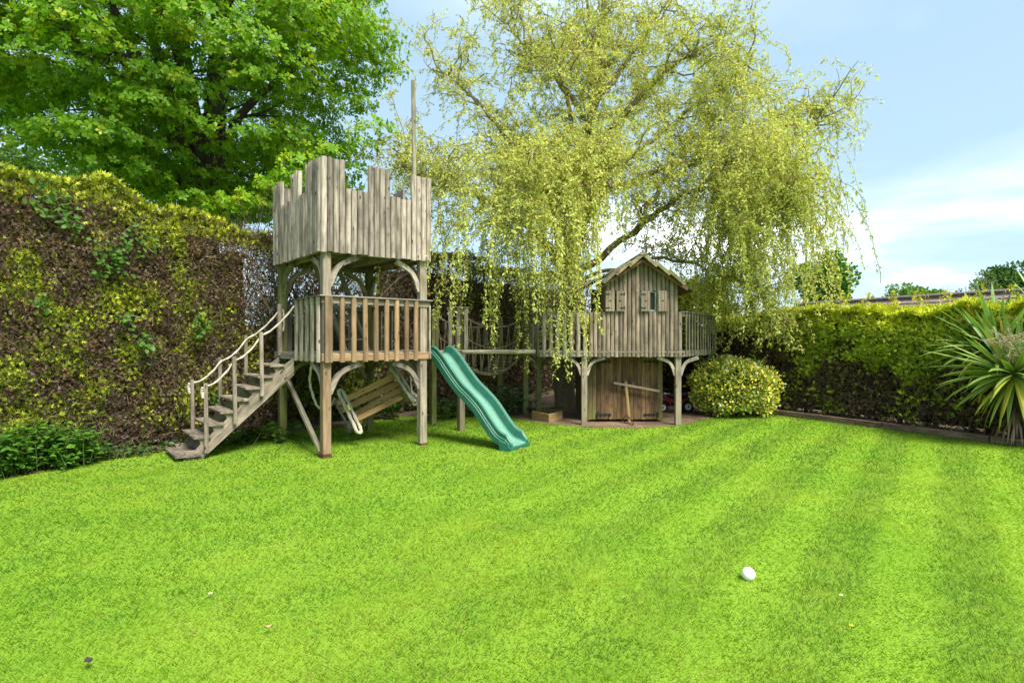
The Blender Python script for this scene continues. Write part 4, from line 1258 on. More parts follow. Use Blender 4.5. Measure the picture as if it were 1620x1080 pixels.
# ------------------------------------------------------------------ things around the playhouse
prop = thing('door_prop', gp(996, 672), 'rough timber post and bar on a rusty spiked foot propped against the shed doors', 'door prop')
pb0, pb1 = px(995.5, 668, 10.16), px(989.8, 603, 10.33)
beam('post', prop, pb0, pb1, .058, .05, M_CRATE, (0, -1, 0), 'round')
beam('crossbar', prop, px(971, 605.5, 10.29), px(1044, 618.7, 10.29), .042, .025, M_SHUT, (0, -1, 0))
ft = [px(991, 655, 10.10), px(984, 665.5, 10.2), px(1003, 673.0, 9.96), px(1002, 667, 10.22)]
for a, b in ((0, 1), (0, 2), (0, 3), (1, 2), (2, 3)):
    beam('foot_iron', prop, ft[a], ft[b], .014, .01, M_RUST, (0, -1, .3))

crate = thing('wooden_box', gp(866, 664), 'open square wooden box standing on the earth left of the shed', 'box')
cc = gp(866, 666); cc.y += .33; cr = Vector((.62, -.78, 0)).normalized()
ca, cb = Vector((.555, .83, 0)).normalized(), Vector((-.60, .80, 0)).normalized()
c0 = gp(869, 668.3); A_, B_ = c0 + ca * .47, c0 + cb * .49; D_ = A_ + cb * .49
for p, q, nn in ((c0, A_, -cb), (c0, B_, -ca), (A_, D_, ca), (B_, D_, cb)):
    for z in (.042, .121):
        beam('board', crate, p + Zv * z + (0.012 * (q - p).normalized() if nn in (-cb, cb) else Vector()), q + Zv * z, .077, .024, M_CRATE, nn)
beam('base', crate, c0.lerp(D_, .5) - ca * .2 + Zv * .02, c0.lerp(D_, .5) + ca * .2 + Zv * .02, .42, .02, M_CRATE, Zv)
log = thing('mossy_log', gp(850, 651), 'mossy timber lying on the earth behind the wooden box', 'timber')
beam('timber', log, px(838, 650, 11.9), px(884, 645.5, 12.5), .12, .10, M_POSTG, Zv)

quad = thing('toy_quad_bike', Vector((3.42, 11.9, 0)), 'dark red ride-on toy quad bike parked beside the shed', 'toy vehicle')
def wheel(c, r, w, ax=Vector((0, -1, 0))):
    ax = ax.normalized(); M = frame_m(c - ax * w / 2, c + ax * w / 2, Zv)
    mb = MB(); n = 18; prof_ = [(.55, 0), (.93, 0), (1, .25), (1, .75), (.93, 1), (.55, 1)]
    v = []
    for i in range(n):
        a = 2 * math.pi * i / n; kn = 1.0 + (.03 if i % 2 else 0)
        v += [(r * q * (kn if q == 1 else 1) * math.cos(a), r * q * (kn if q == 1 else 1) * math.sin(a), w * z) for q, z in prof_]
    k = len(prof_)
    f = [(i * k + j, ((i + 1) % n) * k + j, ((i + 1) % n) * k + (j + 1) % k, i * k + (j + 1) % k) for i in range(n) for j in range(k)]
    mb.add(v, f)
    wh = part('wheel', mb.mesh('wheel', M_RUBBER), quad, M)
    mb = MB(); n2 = 10; rim_r = r * .58
    v = [(rim_r * math.cos(2 * math.pi * i / n2), rim_r * math.sin(2 * math.pi * i / n2), z) for z in (w * .72, w * .98) for i in range(n2)]
    mb.add(v, [(i, (i + 1) % n2, n2 + (i + 1) % n2, n2 + i) for i in range(n2)] + [tuple(range(n2, 2 * n2))])
    rim = part('rim', mb.mesh('rim', M_SILVER), wh, M)
    for s in range(5):
        a = 2 * math.pi * s / 5; q = M @ Vector((rim_r * .62 * math.cos(a), rim_r * .62 * math.sin(a), w * .99))
        beam('vent', rim, q, q + ax * .004, .022, .022, M_RUBBER, Zv, 'round') if False else None
    beam('hub', wh, M @ Vector((0, 0, w * .9)), M @ Vector((0, 0, w * 1.08)), r * .3, r * .3, M_BLACKPL, Zv, 'round')
wr = px(1088, 642, 11.78); wl = px(1048.5, 641.5, 11.78)
wheel(Vector((wr.x, 11.78, .122)), .122, .09); wheel(Vector((wl.x, 11.78, .105)), .105, .08)
wheel(Vector((wr.x, 12.22, .122)), .122, .09, Vector((0, 1, 0))); wheel(Vector((wl.x, 12.22, .105)), .105, .08, Vector((0, 1, 0)))
def hull(name, secs, mat, par):
    """secs: list of (x, [(y, z), ...]) rings"""
    mb = MB(); k = len(secs[0][1]); v = [(x, y, z) for x, ring in secs for y, z in ring]
    f = [(i * k + j, i * k + (j + 1) % k, (i + 1) * k + (j + 1) % k, (i + 1) * k + j) for i in range(len(secs) - 1) for j in range(k)]
    f += [tuple(reversed(range(k))), tuple(range((len(secs) - 1) * k, len(secs) * k))]
    mb.add(v, f); return part(name, mb.mesh(name, mat, True), par)
def ring(hw, z0, z1, yc=12.0): return [(yc - hw, z0), (yc - hw, z0 + (z1 - z0) * .7), (yc - hw * .7, z1), (yc + hw * .7, z1), (yc + hw, z0 + (z1 - z0) * .7), (yc + hw, z0)]
x0 = wl.x - .16; x1 = wr.x + .17
hull('body', [(x0, ring(.10, .17, .24)), (x0 + .08, ring(.15, .13, .33)), (x0 + .2, ring(.14, .12, .36)), (x0 + .32, ring(.10, .12, .30)), (x1 - .32, ring(.11, .12, .30)), (x1 - .14, ring(.15, .13, .31)), (x1, ring(.13, .2, .29))], M_REDPL, quad)
hull('seat', [(x0 + .28, ring(.07, .30, .35)), (x0 + .4, ring(.09, .29, .36)), (x1 - .14, ring(.10, .30, .38)), (x1 - .06, ring(.08, .31, .40))], M_BLACKPL, quad)
for wx in (wl.x, wr.x):
    for yy in (11.78, 12.22):
        P = [Vector((wx + .165 * math.cos(a), yy, .115 + .165 * math.sin(a))) for a in np.linspace(.25, math.pi - .25, 8)]
        mb = MB(); sweep(mb, P, lambda i, n: [(-.06, -.008), (.06, -.008), (.06, .008), (-.06, .008)], up=None)
        mb2 = MB(); v = []
        for a in np.linspace(.25, math.pi - .25, 9):
            for rr_, yo in ((.145, -.06), (.165, -.06), (.165, .06), (.145, .06)):
                v.append((wx + rr_ * math.cos(a), yy + yo, .115 + rr_ * math.sin(a)))
        f = [(i * 4 + j, i * 4 + (j + 1) % 4, i * 4 + 4 + (j + 1) % 4, i * 4 + 4 + j) for i in range(8) for j in range(4)] + [(0, 1, 2, 3), (35, 34, 33, 32)]
        mb2.add(v, f); part('mudguard', mb2.mesh('mudguard', M_REDPL), quad)
beam('steering_column', quad, (x0 + .2, 12, .33), (x0 + .27, 12, .46), .03, .03, M_BLACKPL, (0, -1, 0), 'round')
beam('handlebar', quad, (x0 + .27, 11.82, .46), (x0 + .27, 12.18, .46), .025, .025, M_BLACKPL, Zv, 'round')
for yy in (11.93, 12.07): beam('headlight', quad, (x0 + .02, yy, .27), (x0 - .01, yy, .27), .05, .05, M_SILVER, Zv, 'round')
beam('fairing', quad, (x0 + .12, 11.9, .355), (x0 + .12, 12.1, .355), .12, .02, M_SILVER, (-.5, 0, 1))

# ------------------------------------------------------------------ oak behind the tall hedge
rng = np.random.default_rng(101)
oak = thing('oak_tree', (-6.1, 11.2, 0), 'broad leafy oak tree towering behind the tall hedge and the tower', 'tree')
rr = random.Random(8)
trunk = MB()
O0 = Vector((-6.1, 11.2, 0))
tube(trunk, catmull([O0, O0 + Vector((.05, 0, 2)), O0 + Vector((.0, -.05, 4.0)), O0 + Vector((.1, 0, 4.9))], 4), .36, .26, 10)
limbs = []
def limb(P, r0, r1, sides=7):
    mb = MB(); Q = catmull(P, 5); tube(mb, Q, r0, r1, sides)
    return mb, Q
part('trunk', trunk.mesh('trunk', M_BARK, True), oak)
oak_c = np.array([-6.75, 11.0, 7.0]); oak_r = np.array([4.05, 3.5, 3.75])
F0 = O0 + Vector((.1, 0, 4.4))
for k in range(13):
    a = 2 * math.pi * k / 13 + rr.uniform(-.2, .2); el = rr.uniform(.1, 1.2)
    d = Vector((math.cos(a) * math.cos(el), math.sin(a) * math.cos(el), math.sin(el)))
    e = Vector(oak_c) + Vector((d.x * oak_r[0] * .85, d.y * oak_r[1] * .85, d.z * oak_r[2] * .85))
    s0 = F0 + Vector((0, 0, rr.uniform(-.7, .6)))
    m1 = s0.lerp(e, .4) + Vector((rr.uniform(-.3, .3), rr.uniform(-.3, .3), rr.uniform(.2, .6)))
    mb, Q = limb([s0, m1, s0.lerp(e, .75) + Vector((rr.uniform(-.3, .3), rr.uniform(-.3, .3), rr.uniform(0, .3))), e], rr.uniform(.10, .19), .03)
    for _ in range(9):
        q = Q[rr.randint(4, len(Q) - 2)]; dd = Vector((rr.gauss(0, 1), rr.gauss(0, 1), rr.gauss(.25, .6))).normalized()
        tube(mb, [q, q + dd * .5 + Vector((0, 0, .05)), q + dd * rr.uniform(.8, 1.5) + Vector((0, 0, rr.uniform(-.1, .25)))], .035, .008, 4)
    part('limb', mb.mesh('limb', M_BARK), oak)
def oak_leaves():
    nl = 330
    d = rand_unit(nl * 4)
    rad = rng.uniform(.5, 1.0, len(d)) ** .6
    c = oak_c + d * oak_r * rad[:, None]
    # open underside on the left, low skirt on the right, ragged
    c = c[(c[:, 2] > 3.85 + np.clip((-6.9 - c[:, 0]) * .62, 0, 2.0))][:nl]
    # a few low boughs reaching over the hedge to the tower
    extra = np.array([px(x, y, Y) for x, y, Y in ((455, 285, 8.6), (470, 262, 9.3), (440, 300, 9.4), (350, 335, 9.6), (380, 322, 9.2), (300, 318, 9.4), (560, 275, 10.6), (575, 240, 10.4), (520, 250, 10.2), (590, 215, 10.6), (405, 330, 10.2), (330, 345, 10.0), (545, 300, 11.2), (250, 300, 9.8), (590, 60, 11), (585, 110, 11.3), (570, 170, 11.3), (230, 285, 10.4), (270, 305, 10.2), (320, 315, 10.6), (370, 300, 10.6), (420, 310, 10.8), (200, 262, 10.6), (460, 320, 11.2), (500, 310, 11.4), (345, 290, 10.4), (290, 275, 10.2))])
    c = np.concatenate([c, extra])
    lr = np.concatenate([rng.uniform(.5, .95, len(c) - len(extra)), rng.uniform(.26, .48, len(extra))])
    lr[len(c) - len(extra)] = .26
    per = (124 * (lr / .7) ** 1.6).astype(int) + 14
    idx = np.repeat(np.arange(len(c)), per); n = len(idx)
    dd = rand_unit(n); dd[:, 2] = np.abs(dd[:, 2]) * .75 + dd[:, 2] * .25; dd = unit(dd)
    out = unit((c[idx] - oak_c) / oak_r)
    P = c[idx] + dd * (lr[idx] * rng.uniform(.55, 1.05, n))[:, None] * np.array([1.12, 1.12, .62])
    keep = (P[:, 2] > 3.55) & ~((P[:, 0] > -2.9) & (P[:, 1] < 9.2))
    P, dd, out, idx = P[keep], dd[keep], out[keep], idx[keep]; n = len(P)
    g = unit(dd * .6 + out * .45 + np.array([0, 0, .35]) + rng.normal(size=(n, 3)) * .3)
    R = frames(g, rand_unit(n))
    lum = rng.random(len(c))[idx]
    C = lerpc((.105, .25, .009), (.22, .40, .014), np.clip(lum * .5 + rng.random(n) * .6, 0, 1))
    fresh = rng.random(n) < np.clip(.16 + .35 * (dd[:, 2] - .3) + .25 * (lum - .5), .04, .6)
    C[fresh] = lerpc((.25, .40, .015), (.40, .46, .02), rng.random(fresh.sum()))
    return scatter(*rosette(LEAF_OBOV, 5, 4, .5), P, R, rng.uniform(.060, .102, n), C)
V, F, C = oak_leaves()
part('crown', np_mesh('crown', V, F, M_OAK, C), oak)

# ------------------------------------------------------------------ contorted weeping willow
rng = np.random.default_rng(202)
wil = thing('weeping_willow', (1.2, 12.7, 0), 'tall yellow green weeping willow with long hanging strands over the playhouse', 'tree')
limbs_w = [
    ([(1.2, 12.7, 0), (1.1, 12.65, 1.4), (1.25, 12.55, 2.6), (1.3, 12.4, 3.6), (1.45, 12.2, 4.9), (1.75, 12.0, 6.5), (1.9, 11.8, 8.4), (1.8, 11.6, 10.2)], .24, .03),
    ([(1.25, 12.5, 2.9), (.5, 11.8, 3.7), (-.6, 11.4, 4.35), (-1.6, 11.2, 4.6), (-2.15, 11.1, 4.9)], .11, .012),
    ([(1.3, 12.4, 3.6), (.4, 12.0, 5.0), (-.6, 11.6, 6.2), (-1.35, 11.4, 6.9)], .10, .012),
    ([(1.2, 12.4, 3.1), (.75, 11.0, 4.0), (.35, 9.9, 4.35), (.15, 9.2, 4.0)], .09, .012),
    ([(1.35, 12.4, 2.9), (2.6, 12.0, 3.8), (3.6, 11.4, 4.5), (4.5, 10.9, 4.4), (4.9, 10.6, 3.9)], .085, .012),
    ([(1.4, 12.3, 2.8), (2.9, 11.6, 3.15), (4.0, 11.2, 2.85), (4.6, 11.0, 2.5)], .05, .01),
    ([(1.6, 12.1, 4.8), (3.2, 12.0, 5.9), (4.2, 11.8, 6.7), (4.95, 11.6, 7.4)], .07, .01),
    ([(4.3, 11.2, 4.4), (5.0, 11.3, 4.9), (5.7, 11.4, 5.5), (6.25, 11.4, 5.9)], .04, .008),
    ([(1.4, 12.2, 3.4), (1.6, 10.9, 4.4), (1.7, 9.95, 4.5), (1.65, 9.45, 4.0)], .09, .012),
    ([(1.6, 12.1, 4.5), (3.2, 11.0, 4.9), (4.2, 10.3, 4.7), (4.75, 9.95, 4.1)], .08, .012),
    ([(1.7, 12.0, 6.0), (.6, 11.7, 7.2), (-.2, 11.5, 8.0)], .07, .01),
    ([(1.8, 12.0, 6.6), (2.8, 12.0, 7.9), (3.7, 12.0, 9.2)], .07, .01),
    ([(1.5, 12.2, 5.2), (1.0, 10.9, 6.3), (.8, 10.2, 6.7)], .07, .01),
    ([(1.5, 12.2, 5.4), (2.7, 10.9, 6.4), (3.3, 10.2, 6.7)], .07, .01),
    ([(1.35, 12.5, 3.8), (2.2, 13.6, 5.6), (2.8, 14.2, 7.2)], .08, .01),
    ([(1.3, 12.5, 3.6), (.3, 13.4, 5.2), (-.5, 13.8, 6.3)], .08, .01),
    ([(1.7, 12.0, 5.8), (1.5, 11.0, 7.6), (1.3, 10.6, 8.6)], .06, .01),
    ([(2.6, 12.0, 3.8), (3.3, 12.3, 5.0), (4.0, 12.4, 5.9), (4.6, 12.4, 6.3)], .06, .01),
]
rr = random.Random(77)
anchors = []        # (point, direction, limb index)
wood_mb = []
for li, (P, r0, r1) in enumerate(limbs_w):
    mb = MB(); Q = catmull(P, 7)
    Q = [q + Vector((rr.gauss(0, .035), rr.gauss(0, .035), rr.gauss(0, .03))) if (i > 0 and q.z > 2.6) else q for i, q in enumerate(Q)]
    tube(mb, Q, r0, r1, 8 if r0 > .1 else 6)
    nsec = int(len(Q) * .95)
    start = int(len(Q) * (.42 if li == 0 else .25))
    for _ in range(nsec):
        i = rr.randint(start, len(Q) - 1)
        q = Q[i].copy(); t = (Q[min(i + 1, len(Q) - 1)] - Q[i - 1]).normalized()
        d = (t * .6 + Vector((rr.gauss(0, .8), rr.gauss(0, .8), rr.gauss(.35, .5)))).normalized()
        L = rr.uniform(.6, 1.5) * (1.0 if li else 1.15); pts = [q.copy()]; n = 7
        for s in range(n):
            d = (d + Vector((rr.gauss(0, .32), rr.gauss(0, .32), rr.gauss(-.03, .25)))).normalized()
            q = q + d * L / n; pts.append(q.copy()); anchors.append((q.copy(), d.copy(), li))
        tube(mb, pts, .02, .005, 4)
        for _k in range(2):
            q2 = pts[rr.randint(2, n)].copy(); d2 = (d + Vector((rr.gauss(0, .8), rr.gauss(0, .8), rr.gauss(.1, .5)))).normalized(); p2 = [q2.copy()]
            for s in range(5):
                d2 = (d2 + Vector((rr.gauss(0, .35), rr.gauss(0, .35), rr.gauss(-.06, .25)))).normalized()
                q2 = q2 + d2 * .12; p2.append(q2.copy()); anchors.append((q2.copy(), d2.copy(), li))
            tube(mb, p2, .010, .003, 3)
    part('trunk' if li == 0 else 'limb', mb.mesh('limb', M_WBARK), wil)
AN = np.array([a[0] for a in anchors]); AD = np.array([a[1] for a in anchors]); AL = np.array([a[2] for a in anchors])
def willow_strands(n, pick, len_rng, grav, curl, zmin, S=8):
    ids = pick[rng.integers(0, len(pick), n)]
    p = AN[ids] + rng.normal(size=(n, 3)) * .06; d = unit(AD[ids] * .6 + rng.normal(size=(n, 3)) * .7 + np.array([0, 0, .15]))
    Ls = rng.uniform(*len_rng, n); step = Ls / S; grav = grav * 16 / S * .8; curl = curl * (16 / S) ** .5
    pts = [p]
    for s in range(S):
        d = unit(d + np.array([0, 0, -grav]) * (.4 + s / S) + rng.normal(size=(n, 3)) * curl)
        p = p + d * step[:, None]; pts.append(p)
    pts = np.stack(pts, 1)                                # n, S+1, 3
    ok = pts[:, -1, 2] > zmin
    return pts[ok]
front = np.where(np.isin(AL, [3, 8, 9]))[0]; rightc = np.where(np.isin(AL, [4, 9]) & (AN[:, 0] / AN[:, 1] > .36) & (AN[:, 0] / AN[:, 1] < .50))[0]
allv = np.arange(len(AN))
strands = [willow_strands(6600, allv, (.22, .66), .06, .36, 1.2, 6), willow_strands(620, allv, (.5, 1.25), .22, .22, 1.0),
           willow_strands(210, np.where((AL == 3) & (AN[:, 1] < 10.6) & (AN[:, 0] / AN[:, 1] > -.035) & (AN[:, 0] / AN[:, 1] < .12))[0], (1.7, 3.4), .5, .14, .85, 18),
           willow_strands(80, np.where((AL == 8) & (AN[:, 1] < 10.4) & (AN[:, 0] / AN[:, 1] < .165))[0], (1.4, 2.6), .5, .12, 1.3, 16),
           willow_strands(440, rightc, (.9, 2.7), .42, .17, .9, 16),
           willow_strands(160, np.where(np.isin(AL, [5]))[0], (.4, 1.1), .4, .14, 1.2)]
def willow_mesh():
    Vs, Fs, Cs = [], [], []; off = 0
    LV, LF, LC = [], [], []
    for pts in strands:
        n, S1, _ = pts.shape
        keep = ~((pts[:, :, 1] > 6.0) & (pts[:, :, 1] < 12.3) & (pts[:, :, 0] > 1.47 + .02 * (pts[:, :, 1] - 9)) & (pts[:, :, 0] < 3.3) & (pts[:, :, 2] < 3.1)).any(1)
        pts = pts[keep]; n = len(pts)
        # stems as thin crossed ribbons
        d = np.gradient(pts, axis=1); sd = unit(np.cross(d, rng.normal(size=(n, 1, 3)))) * .0038
        V = np.stack([pts - sd, pts + sd], 2).reshape(n, -1, 3); k = S1 * 2
        f = []
        for s in range(S1 - 1): f.append((2 * s, 2 * s + 1, 2 * s + 3, 2 * s + 2))
        F = (np.array(f)[None] + (np.arange(n) * k)[:, None, None]).reshape(-1, 4)
        Vs.append(V.reshape(-1, 3)); Fs.append(F + off); off += n * k
        Cs.append(np.repeat(lerpc((.16, .11, .04), (.26, .22, .07), rng.random(n)), k, axis=0))
        # leaves
        L = np.linalg.norm(np.diff(pts, axis=1), axis=2).sum(1)
        m = np.maximum(6, (L / .0195).astype(int))
        si = np.repeat(np.arange(n), m); t = rng.uniform(.08, 1.0, len(si)) * (S1 - 1)
        a = np.minimum(t.astype(int), S1 - 2); fr = (t - a)[:, None]
        P = pts[si, a] * (1 - fr) + pts[si, a + 1] * fr
        dirn = unit(pts[si, a + 1] - pts[si, a]); nn = len(P)
        gdir = unit(dirn * .5 + rng.normal(size=(nn, 3)) * .75 + np.array([0, 0, -.4])); P = P + rng.normal(size=(nn, 3)) * .02
        R = frames(gdir, rand_unit(nn))
        tone = rng.random(n)[si]; mass = fbm(P, .8, 88)
        C = lerpc((.40, .46, .10), (.74, .75, .22), np.clip(tone * .45 + rng.random(nn) * .45 + (mass - .5) * .9, 0, 1))
        old = rng.random(nn) < .07; C[old] = lerpc((.34, .22, .05), (.2, .14, .05), rng.random(old.sum()))
        LV_, LF_, LC_ = scatter(*LEAF_RHOMB, P, R, rng.uniform(.040, .074, nn), C)
        LV.append(LV_); LF.append(LF_); LC.append(LC_)
    o = 0; FF = []
    for v, f in zip(LV, LF): FF.append(f + o); o += len(v)
    part('strands', np_mesh('strands', np.concatenate(Vs), np.concatenate(Fs), M_WILL, np.concatenate(Cs)), wil)
    part('crown', np_mesh('crown', np.concatenate(LV), np.concatenate(FF), M_WILL, np.concatenate(LC)), wil)
    print('willow leaves', o // 4)
willow_mesh()

# ------------------------------------------------------------------ shrubs and border plants
def leafy_ball(c, r, n, leaf, size, cfun, mat, parent, name='crown', shell=.72, boxy=.0, flatb=True):
    d = rand_unit(n); 
    if flatb: d[:, 2] = np.where(d[:, 2] < -.75, -d[:, 2], d[:, 2])
    d = unit(d)
    rad = rng.uniform(shell, 1.0, n) * (1 + (fbm(d * 3 + np.array(c), 1.3, 401) - .5) * .6) * (1 + boxy * (np.abs(d) ** 4).sum(1) ** -.25 - boxy)
    rad = rad * np.where(rng.random(n) < .02, rng.uniform(1.0, 1.13, n), 1.0)
    P = np.array(c) + d * np.array(r) * rad[:, None]
    k = P[:, 2] > .02; P, d, rad = P[k], d[k], rad[k]; n = len(P)
    g = unit(d * .8 + rng.normal(size=(n, 3)) * .55 + np.array([0, 0, .25])); R = frames(g, unit(d + rng.normal(size=(n, 3)) * .6))
    C = cfun(P, d, rad)
    V, F, CC = scatter(*leaf, P, R, size * rng.uniform(.65, 1.25, n), C)
    return part(name, np_mesh(name, V, F, mat, CC), parent)
rng = np.random.default_rng(303)
bush = thing('variegated_bush', (4.42, 11.35, 0), 'rounded yellow and green variegated evergreen bush at the corner of the playhouse', 'bush')
def col_bush(P, d, rad):
    n = len(P)
    C = lerpc((.12, .21, .025), (.30, .38, .05), rng.random(n))
    y = rng.random(n) < np.clip(.42 + .3 * (fbm(P, 2.2, 411) - .4), .15, .75)
    C[y] = lerpc((.70, .66, .09), (.9, .8, .09), rng.random(y.sum()))
    cr = rng.random(n) < .09; C[cr] = np.array([.6, .6, .4])
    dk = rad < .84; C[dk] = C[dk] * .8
    return C
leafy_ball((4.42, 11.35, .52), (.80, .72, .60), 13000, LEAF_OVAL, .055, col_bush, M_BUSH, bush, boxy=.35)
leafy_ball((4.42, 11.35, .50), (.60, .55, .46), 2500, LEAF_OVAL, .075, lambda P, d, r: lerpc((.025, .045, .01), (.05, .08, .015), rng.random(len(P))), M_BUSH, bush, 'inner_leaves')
rr = random.Random(31)
for k in range(9):
    a = rr.uniform(0, 6.28); mb = MB()
    tube(mb, [Vector((4.42 + .08 * math.cos(a), 11.35 + .08 * math.sin(a), 0)), Vector((4.42 + .4 * math.cos(a), 11.35 + .35 * math.sin(a), .5)), Vector((4.42 + .55 * math.cos(a), 11.35 + .5 * math.sin(a), .8))], .018, .006, 5)
    part('stem', mb.mesh('stem', M_BARK), bush)

gs = thing('golden_shrub', (4.55, 14.0, 0), 'tall golden green shrub behind the playhouse railing', 'shrub')
leafy_ball((4.5, 13.9, 1.75), (1.15, .8, 1.25), 9000, LEAF_OVAL, .085, lambda P, d, r: lerpc((.16, .22, .02), (.42, .40, .025), np.clip(rng.random(len(P)) * .6 + d[:, 2] * .4, 0, 1)), M_WILL, gs, shell=.55)
mb = MB(); tube(mb, [Vector((4.55, 14.0, 0)), Vector((4.5, 13.95, 1.2))], .06, .04, 6); part('trunk', mb.mesh('trunk', M_BARK), gs)

# sword-leaved plant (right edge)
cord = thing('sword_leaf_plant', gp(1606, 704), 'large spiky sword-leaved plant with pinkish flower plume in front of the low hedge', 'plant')
CB = gp(1606, 704)
heads = [(px(1604, 592, 8.1), 150, Vector((-.2, -.3, 1))), (px(1578, 552, 8.6), 120, Vector((-.3, 0, 1))), (px(1672, 520, 8.3), 90, Vector((.1, -.1, 1)))]
for hc, _, up in heads:
    mb = MB(); tube(mb, catmull([CB + Vector((0, 0, 0)), CB.lerp(hc, .5) + Vector((.05, 0, .1)), hc], 4), .085, .06, 8); part('trunk', mb.mesh('trunk', M_BARK, True), cord)
rr = random.Random(61)
def sword(hc, up, nleaf):
    up = up.normalized()
    for i in range(nleaf):
        el = math.asin(max(-.99, min(.99, 1 - 1.93 * (i + .5) / nleaf)))
        a = i * 2.39996 + rr.uniform(-.15, .15)
        d = Vector((math.cos(a) * math.cos(el), math.sin(a) * math.cos(el), math.sin(el))); d = (d + up * .12).normalized()
        L = rr.uniform(.80, 1.12) * (1 if el > -.3 else .85); w = rr.uniform(.034, .05)
        droop = .05 + .30 * max(0, .5 - d.z) * rr.uniform(.5, 1.3)
        side = d.cross(Vector((0, 0, 1)))
        if side.length < .05: side = Vector((1, 0, 0))
        side.normalize(); v, q, dd = [], hc.copy(), d.copy(); S = 6
        tt = rr.uniform(-.5, .5); side = (side * math.cos(tt) + d.cross(side) * math.sin(tt)).normalized()
        for s in range(S + 1):
            ws = w * (.55 + .9 * min(1, s / 2.2)) * (1 - (s / S) ** 2.6) * .75 + .0012
            keel = dd.cross(side).normalized() * ws * .35
            v += [q - side * ws + keel, q - keel * .2, q + side * ws + keel]
            q = q + dd * L / S; dd = (dd + Vector((0, 0, -droop * (.25 + s / S)))).normalized()
        f = []
        for s in range(S): f += [(3 * s, 3 * s + 1, 3 * s + 4, 3 * s + 3), (3 * s + 1, 3 * s + 2, 3 * s + 5, 3 * s + 4)]
        old = el < -.25
        c0 = np.array([.20, .285, .06]) * rr.uniform(.75, 1.3)
        if old and rr.random() < .5: c0 = np.array([.46, .43, .06]) * rr.uniform(.7, 1.2)
        if rr.random() < .07: c0 = np.array([.38, .22, .05])
        if el > .5: c0 = c0 * np.array([.85, 1.0, 1.25])
        colr = np.array([c0 * (1.0 + .45 * (abs(k % 3 - 1))) for k in range(len(v))])
        part('sword_leaf', np_mesh('sword_leaf', v, f, M_CORD, colr), cord)
for hc, nlf, up in heads: sword(hc, up, nlf)
# dead leaf skirt
for i in range(34):
    a = rr.uniform(0, 6.28); q = CB + Vector((.06 * math.cos(a), .06 * math.sin(a), rr.uniform(.25, .6))); d = Vector((math.cos(a) * .5, math.sin(a) * .5, -1)).normalized()
    L = rr.uniform(.3, .55); s_ = d.cross(Vector((0, 0, 1))).normalized() * .012; e = q + d * L; e.z = max(e.z, .02)
    part('dead_leaf', np_mesh('dead_leaf', [q - s_, q + s_, (q + e) / 2 + s_ * 1.2 + Vector((math.cos(a) * .05, math.sin(a) * .05, 0)), (q + e) / 2 - s_ * 1.2 + Vector((math.cos(a) * .05, math.sin(a) * .05, 0)), e - s_ * .2, e + s_ * .2], [(0, 1, 2, 3), (3, 2, 5, 4)], M_CORD, np.tile(np.array([[.20, .14, .075]]) * rr.uniform(.6, 1.3), (6, 1))), cord)
# flower plume
plume_mb = MB(); tips = []
hb = heads[0][0] + Vector((0, -.1, .12)); pt = px(1592, 532, 7.6)
tube(plume_mb, catmull([hb, hb.lerp(pt, .5) + Vector((.02, -.05, .03)), pt], 4), .014, .006, 5)
for i in range(64):
    q = hb.lerp(pt, rr.uniform(.15, 1)); d = Vector((rr.gauss(0, 1), rr.gauss(0, 1), rr.gauss(.35, .5))).normalized(); L = rr.uniform(.16, .33)
    tube(plume_mb, [q, q + d * L * .5 + Vector((0, 0, .02)), q + d * L], .004, .002, 3)
    for k in range(26): tips.append(q + d * L * rr.uniform(.2, 1.05) + Vector((rr.gauss(0, .014), rr.gauss(0, .014), rr.gauss(0, .014))))
pl = part('flower_plume', plume_mb.mesh('flower_plume', plain('plume_stalk', (.20, .22, .10), .8)), cord)
tips = np.array(tips); n = len(tips)
V, F, C = scatter(*LEAF_RHOMB, tips, frames(rand_unit(n), rand_unit(n)), rng.uniform(.012, .024, n), lerpc((.40, .26, .21), (.58, .42, .34), rng.random(n)))
part('buds', np_mesh('buds', V, F, M_LEAF, C), pl)

# nettles and brambles
def leafy_clump(name, label, cat, pts, hmax, n_st, leaf, size, c0, c1, mat=None, group=None, per=9, lean=.25):
    base = Vector(pts[0]); t_ = thing(name, base, label, cat, group)
    r2 = random.Random(int(base.x * 100) + int(base.y * 10)); mb = MB(); LP, LG = [], []
    for i in range(n_st):
        s = r2.random() * (len(pts) - 1); k = min(int(s), len(pts) - 2); q = Vector(pts[k]).lerp(Vector(pts[k + 1]), s - k)
        q = q + Vector((r2.gauss(0, .14), r2.gauss(0, .14), 0)); h = hmax * r2.uniform(.35, 1.0)
        e = q + Vector((r2.gauss(0, lean) * h, r2.gauss(0, lean) * h, h)); m_ = q.lerp(e, .5) + Vector((0, 0, .04))
        tube(mb, [q, m_, e], .006, .003, 3)
        for j in range(per):
            f_ = .18 + .82 * (j + r2.random()) / per; c_ = q.lerp(e, f_); a = r2.uniform(0, 6.28)
            LP.append(c_ + Vector((math.cos(a) * .03, math.sin(a) * .03, 0))); LG.append((math.cos(a), math.sin(a), r2.uniform(-.15, .35)))
    part('stalks', mb.mesh('stalks', plain('green_stalk', (.09, .14, .03), .8)), t_)
    LP, LG = np.array(LP), np.array(LG); n = len(LP); LP[:, 2] = np.maximum(LP[:, 2], .03)
    R = frames(LG, np.array([0, 0, 1.]) + rng.normal(size=(n, 3)) * .3)
    C = lerpc(c0, c1, rng.random(n))
    V, F, C = scatter(*leaf, LP, R, size * rng.uniform(.55, 1.3, n), C)
    part('leaves', np_mesh('leaves', V, F, mat or M_OAK, C), t_)
    return t_
NG0, NG1 = (.055, .15, .018), (.125, .28, .03)
